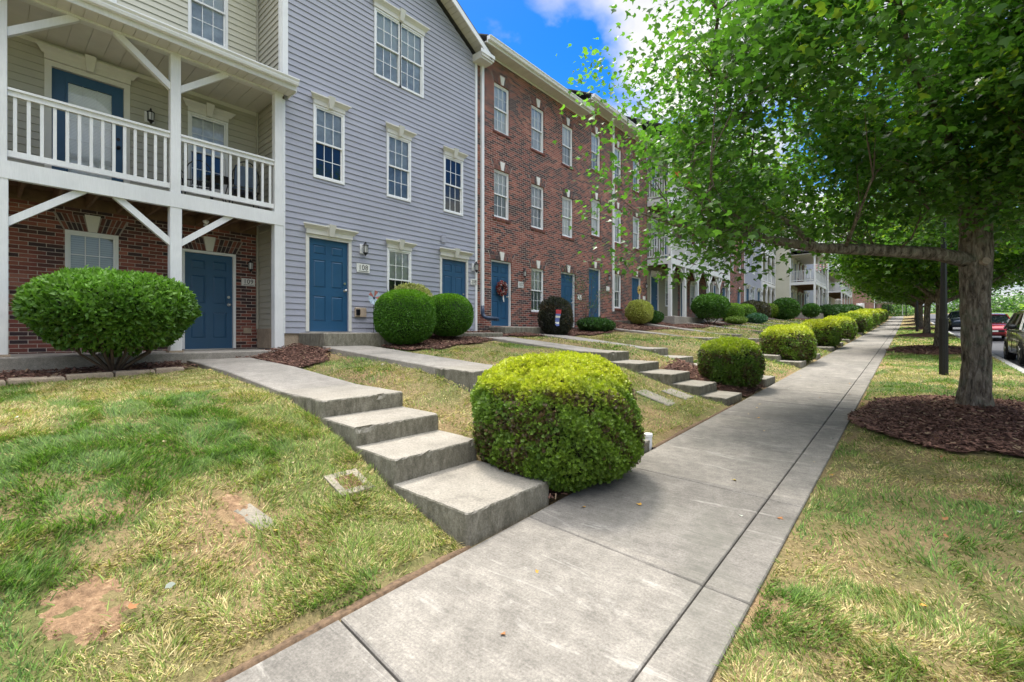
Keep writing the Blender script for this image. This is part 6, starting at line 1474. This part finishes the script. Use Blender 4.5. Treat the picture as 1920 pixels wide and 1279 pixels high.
# ============================================================ cars
def carpaint(name,c,metal=.3):
    t=NT(name,.28,.5); t.col(c); t.b.inputs['Metallic'].default_value=metal; t.b.inputs['Coat Weight'].default_value=1; t.b.inputs['Coat Roughness'].default_value=.05; return t.mat
def carglass():
    t=NT('car_glass',.05,.8); t.col((.02,.028,.032)); t.b.inputs['Coat Weight'].default_value=1; return t.mat
M['carglass']=carglass(); M['tyre']=plain('tyre_rubber',(.015,.015,.016),.8,.2,20,obj=True); M['headlight']=plain('headlight_lens',(.45,.45,.40),.08,.1,obj=True)
def car(name,x,y,z,L,Wd,H,paint,label,suv=True):
    """nose toward -Y; x = centre line"""
    t=thing(name,(x,y,z),label,'car','cars parked at the kerb')
    hw=Wd/2; belt=H*.60; gc=.20
    # stations along length (s from nose 0..1): half width, hood/belt height, roof height, roof half width
    if suv: ST=[(0,.72,.36,.60),(.015,.86,.30,.86),(.05,.94,.27,.94),(.12,.985,.25,1.0),(.22,1.0,.24,1.03),(.28,1.0,.24,1.05),(.5,1.0,.24,1.09),(.75,1.0,.24,1.13),(.92,.97,.26,1.15),(.985,.90,.32,1.12),(1.0,.84,.42,1.0)]
    else: ST=[(0,.70,.34,.52),(.015,.85,.28,.68),(.06,.94,.24,.76),(.14,.985,.22,.82),(.24,1.0,.20,.87),(.30,1.0,.20,.90),(.5,1.0,.20,.94),(.75,1.0,.20,.97),(.92,.96,.24,1.0),(.985,.88,.30,.97),(1.0,.82,.42,.80)]
    b=MB(); rings=[]
    for s,wf,zl,zh in ST:
        w_=hw*wf; yy=y+(s-.5)*L; zt=z+zh; zb_=z+zl; zm=zb_+(zt-zb_)*.45
        rings.append([(x-w_*.93,yy,zb_),(x-w_,yy,zb_+.08),(x-w_*1.0,yy,zm),(x-w_*.985,yy,zt-.16*(zt-zb_)),(x-w_*.93,yy,zt-.03),(x-w_*.80,yy,zt+.005),(x-w_*.35,yy,zt+.03),(x+w_*.35,yy,zt+.03),(x+w_*.80,yy,zt+.005),(x+w_*.93,yy,zt-.03),(x+w_*.985,yy,zt-.16*(zt-zb_)),(x+w_,yy,zm),(x+w_,yy,zb_+.08),(x+w_*.93,yy,zb_)])
    b.loft(rings); body=b.build('body',paint,t,smooth=True)
    # cabin: glass greenhouse with painted pillars and roof
    a0,a1,a2,a3=((.24,.40,.86,.985) if suv else (.28,.44,.74,.93)); zr=z+H
    bz=lambda s:z+np.interp(s,[q[0] for q in ST],[q[3] for q in ST])-.02
    def Y(s): return y+(s-.5)*L
    g=MB(); rw=hw*.74; bw=hw*.95
    lo=[(x-bw,Y(a0+.02),bz(a0)),(x+bw,Y(a0+.02),bz(a0)),(x+bw,Y(a3-.01),bz(a3)),(x-bw,Y(a3-.01),bz(a3))]; hi=[(x-rw,Y(a1),zr-.06),(x+rw,Y(a1),zr-.06),(x+rw,Y(a2),zr-.06),(x-rw,Y(a2),zr-.06)]
    g.loft([lo,hi]); g.build('windows',M['carglass'],t)
    p=MB(); 
    def sl(lo_,hi_): p.bar(Vector(lo_),Vector(hi_),.07,.05,up=(1,0,0))
    for i in range(4): sl(lo[i],hi[i])
    for s_ in (-1,1):
        for f in (.40,.74): 
            A=Vector(lo[0 if s_<0 else 1]).lerp(Vector(lo[3 if s_<0 else 2]),f); B=Vector(hi[0 if s_<0 else 1]).lerp(Vector(hi[3 if s_<0 else 2]),(f-.18)*1.35); p.bar(A,B,.06,.05,up=(1,0,0))
        p.bar(hi[0 if s_<0 else 1],hi[3 if s_<0 else 2],.06,.06)
    rr=[]
    for s,k,dz in ((a1-.02,.90,-.045),(a1+.04,1,0),((a1+a2)/2,1.02,.03),(a2-.03,1,.0),(a2+.02,.92,-.05)):
        rr.append([(x-rw*k,Y(s),zr-.065+dz*.3),(x-rw*.97*k,Y(s),zr-.02+dz),(x-rw*.5,Y(s),zr+.012+dz),(x+rw*.5,Y(s),zr+.012+dz),(x+rw*.97*k,Y(s),zr-.02+dz),(x+rw*k,Y(s),zr-.065+dz*.3)])
    p.loft(rr); p.build('roof',paint,t,smooth=False)
    # wheels
    wr=.345 if suv else .32
    for sx in (-1,1):
        for s in (.185,.815):
            cx=x+sx*(hw-.10); cy=Y(s); w=MB(); n=24
            def ring(r,xx): return [(xx,cy+r*math.cos(2*math.pi*j/n),z+wr+r*math.sin(2*math.pi*j/n)) for j in range(n)]
            o_=sx*.115; w.loft([ring(wr*.62,cx+o_),ring(wr*.93,cx+o_),ring(wr,cx+o_*.75),ring(wr,cx-o_*.75),ring(wr*.93,cx-o_)]); wh=w.build('wheel',M['tyre'],t,smooth=False)
            w=MB(); w.loft([ring(wr*.62,cx+o_*.95),ring(wr*.60,cx+o_*.7)]); 
            for j in range(5):
                a=2*math.pi*j/5; w.bar((cx+o_*.98,cy,z+wr),(cx+o_*.98,cy+wr*.6*math.cos(a),z+wr+wr*.6*math.sin(a)),.05,.03,up=(1,0,0))
            w.build('rim',M['silver'],wh)
            # dark arch
            w=MB(); ar=[(x+sx*(hw+.004),cy+(wr+.06)*math.cos(a),z+wr+(wr+.06)*math.sin(a)) for a in [math.pi*i/14 for i in range(15)]]+[(x+sx*(hw+.004),cy-(wr+.06),z+.2),(x+sx*(hw+.004),cy+(wr+.06),z+.2)]; w.poly(ar if sx>0 else ar[::-1]); w.build('wheel_arch',M['black'],t)
    for sx in (-1,1):
        h_=MB(); zz=z+(.66 if suv else .56); yf=Y(.03); h_.sph((x+sx*hw*.66,yf+.03,zz),.17,12,0,(1.0,.62,.62)); h_.build('headlight',M['headlight'],t,smooth=True)
        m_=MB(); m_.sph((x+sx*(hw+.10),Y(a0+.07),bz(.3)+.10),.11,10,0,(1,.6,.72)); m_.bar((x+sx*(hw-.05),Y(a0+.08),bz(.3)+.04),(x+sx*(hw+.06),Y(a0+.07),bz(.3)+.08),.05,.04); m_.build('mirror',M['black'] if suv else paint,t,smooth=True)
        d_=MB(); xs=x+sx*(hw*.998+.006)
        for s in (.30,.52,.72): d_.box(xs-.004,xs+.004,Y(s)-.005,Y(s)+.005,z+.36,z+(.98 if suv else .82))
        for s in (.47,.68): d_.box(xs,xs+sx*.03,Y(s)-.09,Y(s)+.09,z+(.86 if suv else .72),z+(.89 if suv else .75))
        d_.build('door_seams',M['black'],t)
    g=MB(); g.box(x-hw*.42,x+hw*.42,Y(0)-.012,Y(0)+.05,z+.40,z+.52); g.box(x-hw*.62,x+hw*.62,Y(.012)-.03,Y(.02),z+.30,z+.36); g.build('grille',M['black'],t)
    g=MB(); g.box(x-.15,x+.15,Y(0)-.03,Y(0)-.014,z+.42,z+.50); g.build('number_plate',M['sign'],t)
    return t
rz=lambda yy:float(sw(yy))-.13
car('parked_car',3.42,21.6,rz(21.6)+.0,4.15,1.80,1.66,carpaint('grey_brown_paint',(.30,.285,.25),.4),'grey-brown compact crossover facing us at the right edge, nearest parked car',True)
car('parked_car',3.45,37.5,rz(37.5),4.7,1.82,1.45,carpaint('red_paint',(.42,.02,.03),.2),'red sedan parked behind the nearest maple trunk',False)
car('parked_car',3.5,54.0,rz(54),4.7,1.88,1.62,carpaint('dark_blue_paint',(.03,.045,.08),.4),'dark blue parked car seen just left of the nearest maple trunk',True)
